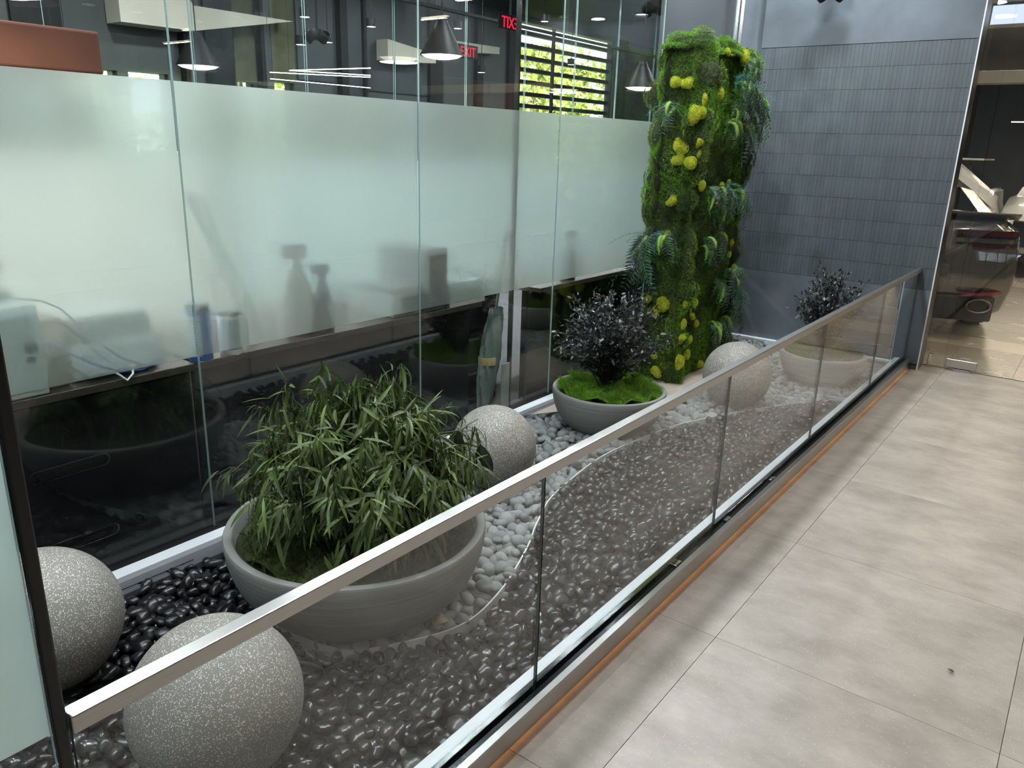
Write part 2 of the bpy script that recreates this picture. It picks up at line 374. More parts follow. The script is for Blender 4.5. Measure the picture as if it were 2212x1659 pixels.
M = dict(
    glass=clear_glass('clear_glass', gain=0.95), glass_rail=clear_glass('balustrade_glass', (0.975, 0.985, 0.982)),
    edge=pbr('glass_edge', (0.36, 0.50, 0.48), 0.15),
    edge_dark=pbr('glass_edge_dark', (0.012, 0.02, 0.02), 0.2),
    frost=frosted('frosted_film', rough=0.31, diff=0.15, trl=0.20, clear=0.16), frost_near=frosted('frosted_film_near', (0.84, 0.95, 0.93), diff=0.5, trl=0.8),
    steel=pbr('brushed_steel', (0.56, 0.545, 0.525), 0.30, 1.0, var=0.06, scale=12, stretch=(60, 1, 60), bump=0.02, bscale=30),
    steel_dk=pbr('dark_steel', (0.20, 0.195, 0.19), 0.3, 1.0, var=0.1, scale=8),
    chrome=pbr('chrome', (0.8, 0.8, 0.8), 0.12, 1.0, var=0.03),
    white_metal=pbr('pale_ledge', (0.72, 0.77, 0.80), 0.35, 0.0, var=0.03, scale=5),
    black=pbr('black_matte', (0.010, 0.010, 0.011), 0.5, var=0.2, scale=6, spec=0.25),
    black_gloss=pbr('black_gloss', (0.010, 0.011, 0.012), 0.15, var=0.2, scale=5),
    rubber=pbr('black_rubber', (0.02, 0.02, 0.02), 0.6, var=0.1),
    fascia=pbr('grey_fascia', (0.13, 0.135, 0.15), 0.4, 0.3, var=0.08, scale=6),
    tile_big=pbr('slate_panel', (0.108, 0.130, 0.152), 0.5, var=0.22, scale=3.5, bump=0.05, bscale=25, detail=8, rvar=0.08),
    tile=pbr('slate_strip', (0.082, 0.099, 0.112), 0.48, var=0.20, scale=5, bump=0.05, bscale=30, objrand=0.09, detail=8),
    grout=pbr('grout', (0.062, 0.074, 0.085), 0.8, var=0.1),
    dark_wall=pbr('dark_wall', (0.045, 0.05, 0.058), 0.5, var=0.1, scale=3),
    ceil=pbr('black_ceiling', (0.020, 0.022, 0.025), 0.7, var=0.1, scale=2),
    floor=floor_mat('porcelain_floor', (0.245, 0.212, 0.182), (0.385, 0.345, 0.305), (0.50, 0.45, 0.39)),
    floor_show=floor_mat('showroom_tile', (0.32, 0.27, 0.215), (0.40, 0.34, 0.275), (0.5, 0.45, 0.38), rough=0.25),
    floor_band=floor_mat('showroom_pale_tile', (0.50, 0.43, 0.33), (0.58, 0.50, 0.39), (0.6, 0.55, 0.45), rough=0.25),
    sub=pbr('subfloor', (0.10, 0.085, 0.07), 0.8, var=0.1),
    terr=terrazzo('speckled_stone'),
    bowl=bowl_mat('grey_bowl', (0.235, 0.242, 0.23)), bowl_pale=bowl_mat('pale_bowl', (0.33, 0.33, 0.315)),
    peb_k=pbr('black_pebble', (0.015, 0.016, 0.018), 0.23, var=0.3, scale=40, bump=0.05, bscale=60, island=0.55, spec=0.6),
    peb_g=pbr('grey_pebble', (0.225, 0.243, 0.243), 0.62, var=0.16, scale=45, bump=0.12, bscale=80, island=0.32),
    peb_t=pbr('tan_pebble', (0.42, 0.35, 0.26), 0.6, var=0.15, scale=45, bump=0.12, bscale=80),
    bed=pbr('gravel_bed', (0.02, 0.02, 0.021), 0.9, var=0.3, scale=60),
    bed_g=pbr('grey_gravel_bed', (0.07, 0.072, 0.072), 0.9, var=0.3, scale=60),
    slab=pbr('sand_stone', (0.40, 0.35, 0.28), 0.6, var=0.12, scale=9, bump=0.05),
    leaf=pbr('long_leaf', (0.078, 0.122, 0.032), 0.42, var=0.25, scale=14, island=0.7, trans=0.22),
    leaf_dark=pbr('dark_leaf', (0.028, 0.034, 0.033), 0.34, var=0.2, scale=30, island=0.6, spec=0.7),
    stem=pbr('stem', (0.045, 0.05, 0.03), 0.6, var=0.2), stem_k=pbr('dark_stem', (0.014, 0.014, 0.014), 0.6, var=0.2),
    soil=pbr('soil', (0.03, 0.04, 0.014), 0.9, var=0.4, scale=30),
    moss=pbr('green_moss', (0.155, 0.33, 0.024), 0.75, var=0.35, scale=6, island=0.5, trans=0.25),
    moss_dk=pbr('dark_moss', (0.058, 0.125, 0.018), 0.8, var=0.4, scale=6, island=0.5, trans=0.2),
    moss_ol=pbr('olive_moss', (0.115, 0.185, 0.026), 0.8, var=0.4, scale=6, island=0.5, trans=0.2),
    moss_y=pbr('yellow_moss', (0.52, 0.57, 0.045), 0.8, var=0.4, scale=60, island=0.5, trans=0.25),
    moss_yb=pbr('yellow_moss_backing', (0.40, 0.42, 0.03), 0.9, var=0.3, scale=25),
    moss_bowl=pbr('bowl_moss', (0.055, 0.078, 0.016), 0.85, var=0.4, scale=12, island=0.5, trans=0.2),
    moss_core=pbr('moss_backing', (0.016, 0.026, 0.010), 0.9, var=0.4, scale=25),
    fern=pbr('slate_fern', (0.070, 0.105, 0.098), 0.5, var=0.25, scale=10, island=0.4, trans=0.15),
    fern_t=pbr('teal_fern', (0.07, 0.30, 0.28), 0.55, var=0.25, scale=10, island=0.4, trans=0.2),
    fern_g=pbr('green_fern', (0.095, 0.25, 0.065), 0.55, var=0.25, scale=10, island=0.5, trans=0.25),
    fox=pbr('foxtail', (0.27, 0.46, 0.09), 0.65, var=0.2, scale=30, island=0.4, trans=0.25),
    led=emis('amber_glow', (1.0, 0.42, 0.10), 3.0),  # glow of the strip added under the skirting
    lamp=emis('lamp_warm', (1.0, 0.93, 0.80), 6.0), lamp_w=emis('lamp_white', (1.0, 0.97, 0.9), 9.0),
    cove=emis('cove_cool', (0.85, 0.93, 1.0), 4.0),
    tube=emis('showroom_tube', (1.0, 0.92, 0.62), 9.0),
    exit=emis('exit_red', (1.0, 0.02, 0.06), 1.6),
    rust=pbr('rust_felt', (0.085, 0.024, 0.010), 0.75, var=0.1, scale=4),
    beige=pbr('beige_plaster', (0.60, 0.56, 0.46), 0.8, var=0.05, scale=3),
    office=pbr('office_panel', (0.045, 0.055, 0.058), 0.5, var=0.1, scale=2),
    office_gr=pbr('office_green_grey', (0.062, 0.074, 0.070), 0.6, var=0.1, scale=2),
    shade=pbr('roller_shade', (0.20, 0.20, 0.11), 0.8, var=0.3, scale=3, trans=0.5),
    carpet=pbr('carpet', (0.10, 0.10, 0.105), 0.95, var=0.2, scale=80),
    desk=pbr('desk_top', (0.045, 0.036, 0.03), 0.4, var=0.2, scale=4, stretch=(1, 6, 1)),
    device=pbr('pale_plastic', (0.80, 0.84, 0.85), 0.4, var=0.04, scale=10),
    device_dk=pbr('grey_plastic', (0.09, 0.11, 0.12), 0.35, var=0.1, scale=10),
    card=pbr('cardboard', (0.42, 0.33, 0.22), 0.8, var=0.1, scale=15),
    paper=pbr('paper', (0.80, 0.84, 0.85), 0.7, var=0.04, scale=20),
    blue=pbr('blue_plastic', (0.03, 0.16, 0.55), 0.3, var=0.05), bluec=pbr('blue_cable', (0.06, 0.09, 0.42), 0.4, var=0.05),
    label_w=bands('printed_label', (0.78, 0.83, 0.84), (0.30, 0.38, 0.42), 85, 'Z', thresh=0.62, noise=0.012, nscale=60),
    cloth=pbr('grey_cloth', (0.17, 0.22, 0.21), 0.85, var=0.15, scale=15), tan=pbr('tan_cloth', (0.50, 0.38, 0.16), 0.8, var=0.1),
    hedge=pbr('hedge_leaf', (0.36, 0.40, 0.10), 0.6, var=0.3, scale=3, island=0.6, trans=0.35),
    bark=pbr('bark', (0.12, 0.09, 0.06), 0.9, var=0.3), grass=pbr('lawn', (0.12, 0.22, 0.05), 0.9, var=0.3, scale=6),
    pave=pbr('paving', (0.55, 0.54, 0.50), 0.8, var=0.1, scale=5),
    car_g=pbr('grey_car_paint', (0.17, 0.165, 0.155), 0.22, 0.7, var=0.04, coat=1.0),
    car_w=pbr('white_car_paint', (0.72, 0.70, 0.66), 0.3, 0.0, var=0.02, coat=1.0),
    car_glass=pbr('car_glass', (0.010, 0.012, 0.012), 0.05, 0.0, var=0.1, coat=0.6),
    car_red=pbr('tail_lamp', (0.07, 0.004, 0.008), 0.12, var=0.2, coat=1.0),
    tyre=pbr('tyre', (0.015, 0.015, 0.016), 0.7, var=0.1), mesh_k=pbr('grille_black', (0.012, 0.012, 0.012), 0.35, var=0.2),
)

# ================================================================== STRUCTURE
def struct(o, label, cat):
    return lab(o, label, cat, kind='structure')

# ---- walkway floor of large square tiles --------------------------------
fl = struct(B().box(-1.12, 4.3, -3.5, 7.0, -0.08, -0.006).obj('floor', M['sub']), 'beige stone tile floor of the walkway beside the glass balustrade', 'floor')
xs = [-1.066] + [-0.81 + 0.872*k for k in range(0, 6)] + [4.3]
ys = [-3.5] + [2.336 + 0.884*k for k in range(-6, 6)] + [7.0]
tile_cache = {}
for i in range(len(xs)-1):
    for j in range(len(ys)-1):
        w, d = xs[i+1]-xs[i], ys[j+1]-ys[j]
        if w < 0.02 or d < 0.02: continue
        key = (round(w, 3), round(d, 3))
        if key not in tile_cache:
            tile_cache[key] = B().box(0.0008, w-0.0008, 0.0008, d-0.0008, -0.012, 0.0).mesh('tile', M['floor'], bevel=0.0005, seg=1)
        inst('tile', tile_cache[key], fl, Matrix.Translation((xs[i], ys[j], 0)))

# ---- showroom floor ------------------------------------------------------
sf = struct(B().box(-4.0, 6.0, 7.0, 12.5, -0.08, -0.006).box(-6.2, 6.0, 12.5, 19.4, -0.08, -0.006).obj('floor', M['sub']), 'warm lit tile floor of the car showroom behind the glass door', 'floor')
tm = {}
yrow = []
y = 7.02
for k in range(25):
    yrow.append((y, 0.49, k in (2, 11))); y += 0.49
for (y0, d, pale) in yrow:
    for i in range(20):
        x0 = -3.766 + 0.488*i
        key = pale
        if key not in tm:
            tm[key] = B().box(0.002, 0.486, 0.002, d-0.002, -0.012, 0.0).mesh('tile', M['floor_band'] if pale else M['floor_show'])
        inst('tile', tm[key], sf, Matrix.Translation((x0, y0, 0)))

# ---- pit of the garden ---------------------------------------------------
gf = struct(B().box(GX, -1.10, -1.5, WY, -0.12, -0.035).obj('floor', M['bed']), 'dark base under the gravel of the indoor garden', 'floor')

# ---- ceiling and outer walls --------------------------------------------
struct(B().box(-8.7, 6.1, -3.6, 19.6, CEIL, CEIL+0.1).obj('ceiling', M['ceil']), 'black ceiling over the garden, walkway and office', 'ceiling')
struct(B().box(4.3, 4.45, -3.6, 7.0, -0.08, CEIL).obj('wall_right', M['dark_wall']), 'dark grey wall on the far side of the walkway', 'wall')
struct(B().box(-8.7, 4.45, -3.65, -3.5, -0.08, CEIL).obj('wall_back', M['dark_wall']), 'dark grey wall behind the viewer', 'wall')
struct(B().box(1.3, 6.1, 7.0, 7.15, -0.08, CEIL).obj('wall_door_side', M['dark_wall']), 'dark wall beside the glass showroom door', 'wall')
sw = struct(B().box(-8.7, 6.1, 19.4, 19.6, -0.08, CEIL).obj('wall_showroom_end', M['dark_wall']), 'dark end wall of the car showroom', 'wall')
struct(B().box(6.0, 6.1, 7.0, 19.4, -0.08, CEIL).obj('wall_showroom_right', M['dark_wall']), 'dark side wall of the car showroom', 'wall')
struct(B().prism([(-2.95, 7.0), (-2.8, 7.0), (-2.8, 7.8), (-4.0, 7.8), (-4.0, 12.5), (-6.2, 12.5), (-6.2, 19.4), (-6.35, 19.4), (-6.35, 12.65), (-4.15, 12.65), (-4.15, 7.95), (-2.95, 7.95)], -0.08, CEIL).obj('wall_divider', M['dark_wall']), 'dark wall between the office and the showroom', 'wall')

# ---- tiled slate wall at the garden's end --------------------------------
wf = struct(B().box(-2.58, -1.0, WY+0.012, 7.0, -0.08, CEIL).obj('wall_far', M['grout']), 'dark slate wall of narrow upright tile strips at the end of the garden', 'wall')
B().box(-2.58, -0.992, WY, WY+0.012, 0.047, 0.646).obj('base_panel', M['tile_big'], wf, bevel=0.001, seg=1)
B().box(-2.58, -0.992, WY, WY+0.012, 2.469, CEIL).obj('top_panel', M['tile_big'], wf, bevel=0.001, seg=1)
B().box(-1.0, -0.985, WY+0.004, 7.0, -0.0, CEIL).obj('end_panel', M['steel_dk'], wf)
B().box(-0.992, -0.983, WY-0.003, WY+0.006, 0.0, CEIL).obj('corner_trim', M['white_metal'], wf)
B().box(-2.80, -2.58, WY+0.07, WY+0.10, 0.0, CEIL).obj('return_panel', M['tile_big'], wf)
rows = [0.648 + 0.1653*k for k in range(12)]
NS = 53
sw_ = (2.58-0.992)/NS
strip_me = B().box(0.0005, sw_-0.0005, 0, 0.012, 0.0011, 0.1653-0.0011).mesh('tile', M['tile'])
cells = []
for j in range(11):
    for i in range(NS):
        x0 = -2.58 + sw_*i
        p = Vector((x0+sw_/2, WY, rows[j]+0.08))
        d = p - CAM
        cells.append((d.length, j, i, x0))
cells.sort()
rest = B()
for n, (_, j, i, x0) in enumerate(cells):
    dy = random.uniform(-0.0008, 0.0008)
    if n < 300:
        inst('tile', strip_me, wf, Matrix.Translation((x0, WY+dy, rows[j])))
    else:
        rest.box(x0+0.0005, x0+sw_-0.0005, WY+dy, WY+dy+0.012, rows[j]+0.0011, rows[j]+0.1642)
lab(rest.obj('tile_field', pbr('slate_strip_field', (0.082, 0.099, 0.112), 0.48, var=0.20, scale=5, bump=0.05, bscale=30, island=0.09, detail=8), wf), kind='stuff')

# ---- sill strips round the garden ----------------------------------------
t1 = struct(B().box(-2.735, -2.672, -1.5, 6.70, 0.030, 0.060).obj('trim_1', M['white_metal'], bevel=0.002, seg=1), 'pale metal sill strip under the tall glass partition', 'trim')
B().box(-2.672, -2.585, -1.5, 6.70, 0.010, 0.036).obj('grey_ledge', M['fascia'], t1)
B().box(-2.800, -2.735, -1.5, 6.75, 0.0, 0.066).obj('dark_channel', M['black'], t1)
for y0, y1 in ((0.2, 1.42), (1.95, 3.66), (5.0, 6.2)):
    B().box(-2.612, -2.606, y0, y1, 0.036, 0.044).obj('edge_angle', M['chrome'], t1)
t2 = struct(B().box(-2.70, -1.16, WY-0.045, WY, 0.030, 0.050).obj('trim_2', M['white_metal'], bevel=0.002, seg=1), 'pale metal sill strip at the foot of the slate wall', 'trim')
B().box(-2.62, -1.16, WY-0.13, WY-0.045, 0.010, 0.034).obj('grey_ledge', M['fascia'], t2)

# ---- tall glass partition with frosted band -------------------------------
wl = empty('wall_left', (GX, 2.5, 0.0)); struct(wl, 'tall frameless glass partition with a wide frosted band, left of the garden', 'glass partition')
def pane(x0, x1, y0, y1, z0, z1, name, parent, glass, edge, gap=0.002):
    """a glass slab whose long faces are clear and whose rims show the green edge"""
    b = B(); y0 += gap; y1 -= gap
    V = [(x, y, z) for z in (z0, z1) for y in (y0, y1) for x in (x0, x1)]
    b.add(V, [(0, 4, 6, 2), (1, 3, 7, 5)], 0)
    b.add(V, [(0, 2, 3, 1), (4, 5, 7, 6), (0, 1, 5, 4), (2, 6, 7, 3)], 1)
    o = b.obj(name, [glass, edge])
    if parent is not None:
        o.parent = parent; o.matrix_parent_inverse = parent.matrix_basis.inverted()
    return o
def kid(o, parent):
    o.parent = parent; o.matrix_parent_inverse = parent.matrix_basis.inverted() if parent.parent is None else Matrix.Identity(4)
    return o
gy = [-2.9, -0.9, 0.36, 1.61, 2.87, 4.095, 5.35, 6.60]
for a, b_ in zip(gy[:-1], gy[1:]):
    o = pane(GX-0.008, GX, a, b_, 0.064, CEIL, 'glass_pane', wl, M['glass'], M['edge'])
    fo = B().box(GX-0.0105, GX-0.0090, a+0.004, b_-0.004, 0.811, 1.832).obj('frosted_film', M['frost'])
    fo.parent = o; fo.matrix_parent_inverse = (wl.matrix_basis @ o.matrix_parent_inverse @ o.matrix_basis).inverted()
    lab(fo, 'pale frosted band')
for y0 in (6.64, 6.74):
    kid(B().box(GX-0.02, GX+0.006, y0-0.008, y0+0.008, 0.06, CEIL).obj('mullion', M['chrome']), wl)

# ---- low glass balustrade -------------------------------------------------
bal = lab(empty('glass_balustrade', (BX, 3.5, 0)), 'low glass balustrade with a brushed steel handrail between garden and walkway', 'balustrade')
def bk(o): return kid(o, bal)
bk(B().box(-1.111, -1.079, 0.372, WY-0.004, 0.783, 0.816).obj('handrail', M['steel'], bevel=0.0025, seg=2))
jy = [0.372, 1.625, 2.946, 4.28, 5.63, WY-0.01]
for a, b_ in zip(jy[:-1], jy[1:]):
    pane(BX-0.010, BX, a, b_, 0.03, 0.783, 'glass_pane', bal, M['glass_rail'], M['edge_dark'], gap=0.0022)
bk(B().box(-1.062, -1.046, -1.5, WY-0.004, 0.014, 0.083).obj('skirting', M['steel'], bevel=0.003))
bk(B().box(-1.069, -1.046, -1.5, WY-0.004, 0.083, 0.0865).obj('chrome_lip', M['steel'], bevel=0.001, seg=1))
bk(B().box(-1.089, -1.0665, -1.5, WY-0.004, 0.0, 0.079).obj('black_channel', M['black_gloss']))
bk(B().box(-1.122, -1.103, -1.5, WY-0.004, 0.03, 0.085).obj('inner_lip', M['chrome'], bevel=0.001, seg=1))
bk(B().box(-1.163, -1.122, -1.5, WY-0.004, -0.05, 0.078).obj('inner_ledge', M['white_metal'], bevel=0.002, seg=1))
bk(B().box(-1.066, -1.062, -1.5, WY-0.02, 0.001, 0.012).obj('added_glow_strip', M['led']))  # hidden strip added to cast the orange glow along the floor
for y0 in (2.55, 3.05, 3.62):
    bk(B().box(-1.089, -1.074, y0, y0+0.05, 0.079, 0.088).obj('glazing_clip', M['chrome'], bevel=0.001, seg=1))

# ---- frosted screen at the near end ---------------------------------------
gs = lab(empty('glass_screen', (BX, -0.2, 0)), 'tall frosted glass screen with a black edge post at the near left', 'glass screen')
o = pane(BX-0.008, BX, -1.6, 0.3495, 0.088, CEIL, 'glass_pane', gs, M['glass_rail'], M['edge'])
kid(B().box(BX-0.0100, BX-0.0088, -1.6, 0.3475, 0.79, 3.0).obj('frosted_film', M['frost_near']), gs)
kid(B().box(BX-0.012, BX+0.002, 0.351, 0.370, 0.088, CEIL).obj('edge_post', M['black_gloss'], bevel=0.003), gs)

# ---- glass door to the showroom -------------------------------------------
d1 = empty('door_1', (-0.3, 7.0, 0)); struct(d1, 'frameless glass door with a steel patch fitting beside the slate wall', 'door')
def ypane(x0, x1, y0, z0, z1, name):
    b = B(); V = [(x, y, z) for z in (z0, z1) for y in (y0, y0+0.01) for x in (x0, x1)]
    b.add(V, [(0, 1, 5, 4), (2, 6, 7, 3)], 0); b.add(V, [(0, 2, 3, 1), (4, 5, 7, 6), (0, 4, 6, 2), (1, 3, 7, 5)], 1)
    return kid(b.obj(name, [M['glass_rail'], M['edge_dark']]), d1)
ypane(-0.98, -0.835, 7.0, 0.004, 3.6, 'side_light')
ypane(-0.828, 0.16, 7.0, 0.012, 3.6, 'door_leaf')
ypane(0.168, 1.30, 7.0, 0.012, 3.6, 'door_leaf')
kid(B().box(-0.822, -0.60, 6.992, 7.018, 0.018, 0.086).obj('patch_fitting', M['steel'], bevel=0.003), d1)
kid(B().box(-0.76, -0.64, 6.99, 7.02, 0.0, 0.012).obj('floor_pivot', M['chrome']), d1)
kid(B().box(-0.985, 1.30, 6.98, 7.03, 3.6, CEIL).obj('header', M['black']), d1)
kid(B().box(-0.952, -0.925, 6.97, 6.99, 0.0, 0.11).obj('door_stop', M['chrome'], bevel=0.004), d1)

# ================================================================== LAMPS
def area(parent, loc, size, power, col, rot=(0, 0, 0), spread=None):
    d = bpy.data.lights.new('lamp_light', 'AREA'); d.shape = 'DISK' if not hasattr(size, '__len__') else 'RECTANGLE'
    if hasattr(size, '__len__'): d.size, d.size_y = size
    else: d.size = size
    d.energy = power; d.color = col
    if spread: d.spread = spread
    o = bpy.data.objects.new('lamp_light', d); COL.objects.link(o)
    o.location = loc; o.rotation_euler = rot
    if parent: o.parent = parent
    return o

ring_me = B().lathe([(0.11, 0.0), (0.15, 0.0), (0.15, -0.02), (0.11, -0.02), (0.11, 0.0)], 32).mesh('trim_ring', M['black'], smooth=True)
disc_me = B().lathe([(0.0, -0.006), (0.105, -0.006), (0.105, 0.0), (0.0, 0.0)], 32).mesh('diffuser', M['cove'], smooth=False)
disc_w = B().lathe([(0.0, -0.006), (0.105, -0.006), (0.105, 0.0), (0.0, 0.0)], 32).mesh('diffuser', M['lamp'], smooth=False)
def downlight(x, y, z, power, col, label, group, warm=False, k=1.0):
    t = lab(empty('ceiling_downlight', (x, y, z)), label, 'ceiling light', group)
    t.scale = (k, k, 1)
    inst('trim_ring', ring_me, t); inst('diffuser', disc_w if warm else disc_me, t)
    area(t, (0, 0, -0.03), 0.2, power, col)
    return t
for y in (-0.4, 0.9, 2.2, 3.5, 4.8, 6.1):  # cool lamps added out of view, in place of skylight from above
    downlight(-1.85, y, CEIL, GARDEN_W, COOL, 'unseen wide round cool ceiling light added above the gravel garden', 'garden downlights', k=1.7)
for x in (0.35, 2.3):
    for y in (-1.6, 0.4, 2.4, 4.4, 6.2):
        downlight(x, y, CEIL, WALK_W, WARM, 'round warm ceiling downlight above the walkway', 'walkway downlights', True)
for x in (-6.6, -4.6, -3.25):  # the row nearest the glass is added to brighten the desk items
    for y in (-1.0, 1.5, 4.0, 6.5, 9.0, 12.0):
        downlight(x, y, CEIL, OFFICE_W*(0.45 if x > -4 else 1.0), COOL, 'round ceiling downlight inside the office', 'office downlights')
for x, y, z in ((-1.0, 9.6, 3.45), (1.2, 8.4, 3.45), (-0.9, 12.6, 3.45), (1.6, 11.6, 3.45), (3.6, 9.4, 3.45), (3.2, 13.5, 3.45), (-0.97, 16.2, 2.26)):
    t = lab(empty('linear_ceiling_light', (x, y, z)), 'long warm tube light hanging over the showroom cars', 'ceiling light', 'showroom tube lights')
    B().box(-0.7, 0.7, -0.05, 0.05, 0.0, 0.06).obj('housing', M['black'], t)
    B().box(-0.68, 0.68, -0.035, 0.035, -0.012, 0.0).obj('diffuser', M['tube'], t)
    for q in (-0.5, 0.5): B().tube([(q, 0, 0.06), (q, 0, CEIL-z)], 0.004).obj('hanger', M['black'], t)
    area(t, (0, 0, -0.03), (1.3, 0.07), SHOW_W, (1.0, 0.86, 0.66))

# black twin-head spotlight over the far end of the garden
def twin_spot(loc, rz, label, stem):
    t = lab(empty('twin_spotlight', loc, rz), label, 'spotlight', 'black twin spotlights')
    B().lathe([(0, 0.05), (0.055, 0.045), (0.075, 0.0), (0.06, -0.045), (0, -0.055)], 24).obj('body', M['black'], t, smooth=True)
    for s in (-1, 1):
        Mx = Matrix.Translation((s*0.075, -0.02, -0.02)) @ Matrix.Rotation(s*0.9, 4, 'Y') @ Matrix.Rotation(0.5, 4, 'X')
        h = B().lathe([(0.030, 0.05), (0.046, 0.04), (0.050, -0.045), (0.044, -0.05), (0.042, -0.035)], 20, M=Mx).obj('lamp_head', M['black'], t, smooth=True)
        B().lathe([(0.0, -0.036), (0.042, -0.036)], 20, M=Mx).obj('lens', pbr('spot_lens', (0.5, 0.52, 0.55), 0.3, var=0.3, scale=90, emit=(0.9, 0.95, 1), estr=0.25), h)
    B().tube([(0, 0, 0.04), (0, 0, stem)], 0.012).obj('stem', M['black'], t)
    return t
twin_spot((-2.02, 6.60, 2.83), 0.3, 'black twin-head spotlight in front of the slate wall', CEIL-2.83)
twin_spot((-6.2, 5.10, 2.57), 0.6, 'black twin-head spotlight hanging inside the office', CEIL-2.57)

# ================================================================== GARDEN: stone spheres
SPH = [((-2.313, 0.771), 0.218, 'speckled stone sphere nearest the frosted screen, cut by its black edge'),
       ((-1.603, 0.896), 0.220, 'largest-looking speckled stone sphere behind the near end of the handrail'),
       ((-2.177, 2.778), 0.208, 'speckled stone sphere between the leafy bowl and the dark-leaved shrub'),
       ((-1.744, 4.807), 0.220, 'pale speckled stone sphere in front of the moss column')]
def uv_sphere(R, name, m):
    bm = bmesh.new(); bmesh.ops.create_uvsphere(bm, u_segments=72, v_segments=40, radius=R)
    for f in bm.faces: f.smooth = True
    me = bpy.data.meshes.new(name); bm.to_mesh(me); bm.free(); me.materials.append(m); return me
for (x, y), R, l in SPH:
    o = inst('stone_sphere', uv_sphere(R, 'stone_sphere', M['terr'])); o.location = (x, y, ZG+R-0.012)
    o.rotation_euler = (x, y*3, x*5)
    lab(o, l, 'stone sphere', 'speckled stone spheres')

# ================================================================== GARDEN: steel edging, slab, gravel
EDGE = [(-2.60, 1.555), (-2.42, 1.50), (-2.20, 1.42), (-2.02, 1.375), (-1.903, 1.369), (-1.782, 1.387), (-1.682, 1.439), (-1.603, 1.552), (-1.527, 1.698), (-1.505, 1.814),
        (-1.519, 1.941), (-1.563, 2.11), (-1.657, 2.36), (-1.73, 2.512), (-1.784, 2.641), (-1.848, 2.808), (-1.896, 3.085), (-1.925, 3.34),
        (-1.920, 3.60), (-1.858, 4.056), (-1.797, 4.274), (-1.704, 4.506), (-1.569, 4.808), (-1.458, 5.022), (-1.291, 5.278), (-1.17, 5.46)]
def smooth_curve(P, k=4):
    P = [np.array(p, float) for p in P]; out = []
    for i in range(len(P)-1):
        p0, p1, p2, p3 = P[max(i-1, 0)], P[i], P[i+1], P[min(i+2, len(P)-1)]
        for s in range(k):
            t = s/k
            out.append(0.5*((2*p1) + (-p0+p2)*t + (2*p0-5*p1+4*p2-p3)*t*t + (-p0+3*p1-3*p2+p3)*t**3))
    out.append(P[-1]); return out
ec = smooth_curve(EDGE)
eb = B(); V = []; Fq = []
for i, p in enumerate(ec):
    t = ec[min(i+1, len(ec)-1)] - ec[max(i-1, 0)]; t = t/np.linalg.norm(t); n = np.array((-t[1], t[0]))*0.003
    for q, z in ((p-n, -0.03), (p-n, 0.047), (p+n, 0.047), (p+n, -0.03)): V.append((q[0], q[1], z))
for i in range(len(ec)-1):
    for k in range(4): Fq.append((i*4+k, i*4+(k+1) % 4, (i+1)*4+(k+1) % 4, (i+1)*4+k))
eb.add(V, Fq)
lab(eb.obj('garden_edging', M['white_metal']), 'thin curved steel strip parting the black from the grey pebbles', 'edging')
pl = B().prism([(-2.62, 3.66), (-2.50, 3.86), (-2.22, 4.14), (-2.02, 4.42), (-1.985, 4.92), (-1.98, 6.0), (-2.62, 6.0)], -0.03, 0.046).obj('stone_slab', M['slab'], bevel=0.002, seg=1)
lab(pl, 'sandy stone slab under the moss column and shrub bowl', 'slab')
B().prism([(-2.625, 3.64), (-2.50, 3.85), (-2.215, 4.13), (-2.012, 4.41), (-1.975, 4.92), (-1.979, 4.92), (-2.018, 4.415), (-2.22, 4.138), (-2.503, 3.857), (-2.622, 3.66)], -0.03, 0.052).obj('slab_edging', M['chrome'], pl)

BOWLS = [((-1.93, 1.68), 0.460, 0.335), ((-2.165, 3.865), 0.338, 0.275), ((-1.470, 5.765), 0.300, 0.255)]   # centre, rim radius, rim height
EP = np.array(ec)
def is_grey(x, y):
    """grey side of the edging curve"""
    if y > 5.46: return True
    if y < 1.36: return False
    d = EP - np.array((x, y)); k = int(np.argmin((d**2).sum(1)))
    k0, k1 = max(k-1, 0), min(k+1, len(EP)-1)
    t = EP[k1]-EP[k0]; v = np.array((x, y)) - EP[k]
    return (t[0]*v[1]-t[1]*v[0]) > 0
SLABP = [(-2.62, 3.66), (-2.50, 3.86), (-2.22, 4.14), (-2.02, 4.42), (-1.985, 4.92), (-1.98, 6.0), (-2.62, 6.0)]
def inside(p, poly):
    x, y = p; c = False; n = len(poly)
    for i in range(n):
        x1, y1 = poly[i]; x2, y2 = poly[(i+1) % n]
        if (y1 > y) != (y2 > y) and x < (x2-x1)*(y-y1)/(y2-y1)+x1: c = not c
    return c
def ico(sub):
    bm = bmesh.new(); bmesh.ops.create_icosphere(bm, subdivisions=sub, radius=1.0)
    bm.verts.ensure_lookup_table()
    V = np.array([v.co[:] for v in bm.verts]); F = np.array([[v.index for v in f.verts] for f in bm.faces]); bm.free()
    return V, F
IV2, IF2 = ico(2); IV3, IF3 = ico(3)
def lump(V, seed, amp):
    r = np.random.default_rng(seed); d = np.zeros(len(V))
    for _ in range(5):
        k = r.normal(size=3)*1.5; d += np.sin(V@k + r.uniform(0, 6.28))*amp/2.2
    return V*(1+d)[:, None]
def rand_rot(r, tilt):
    a = r.uniform(0, 2*PI); t = abs(r.normal(0, tilt)); b = r.uniform(0, 2*PI)
    return np.array(Matrix.Rotation(b, 3, 'Z') @ Matrix.Rotation(min(t, 1.3), 3, 'X') @ Matrix.Rotation(a, 3, 'Z'))
LV2 = [lump(IV2, 50+k, 0.16) for k in range(10)]
LV3 = [lump(IV3, 50+k, 0.16) for k in range(10)]

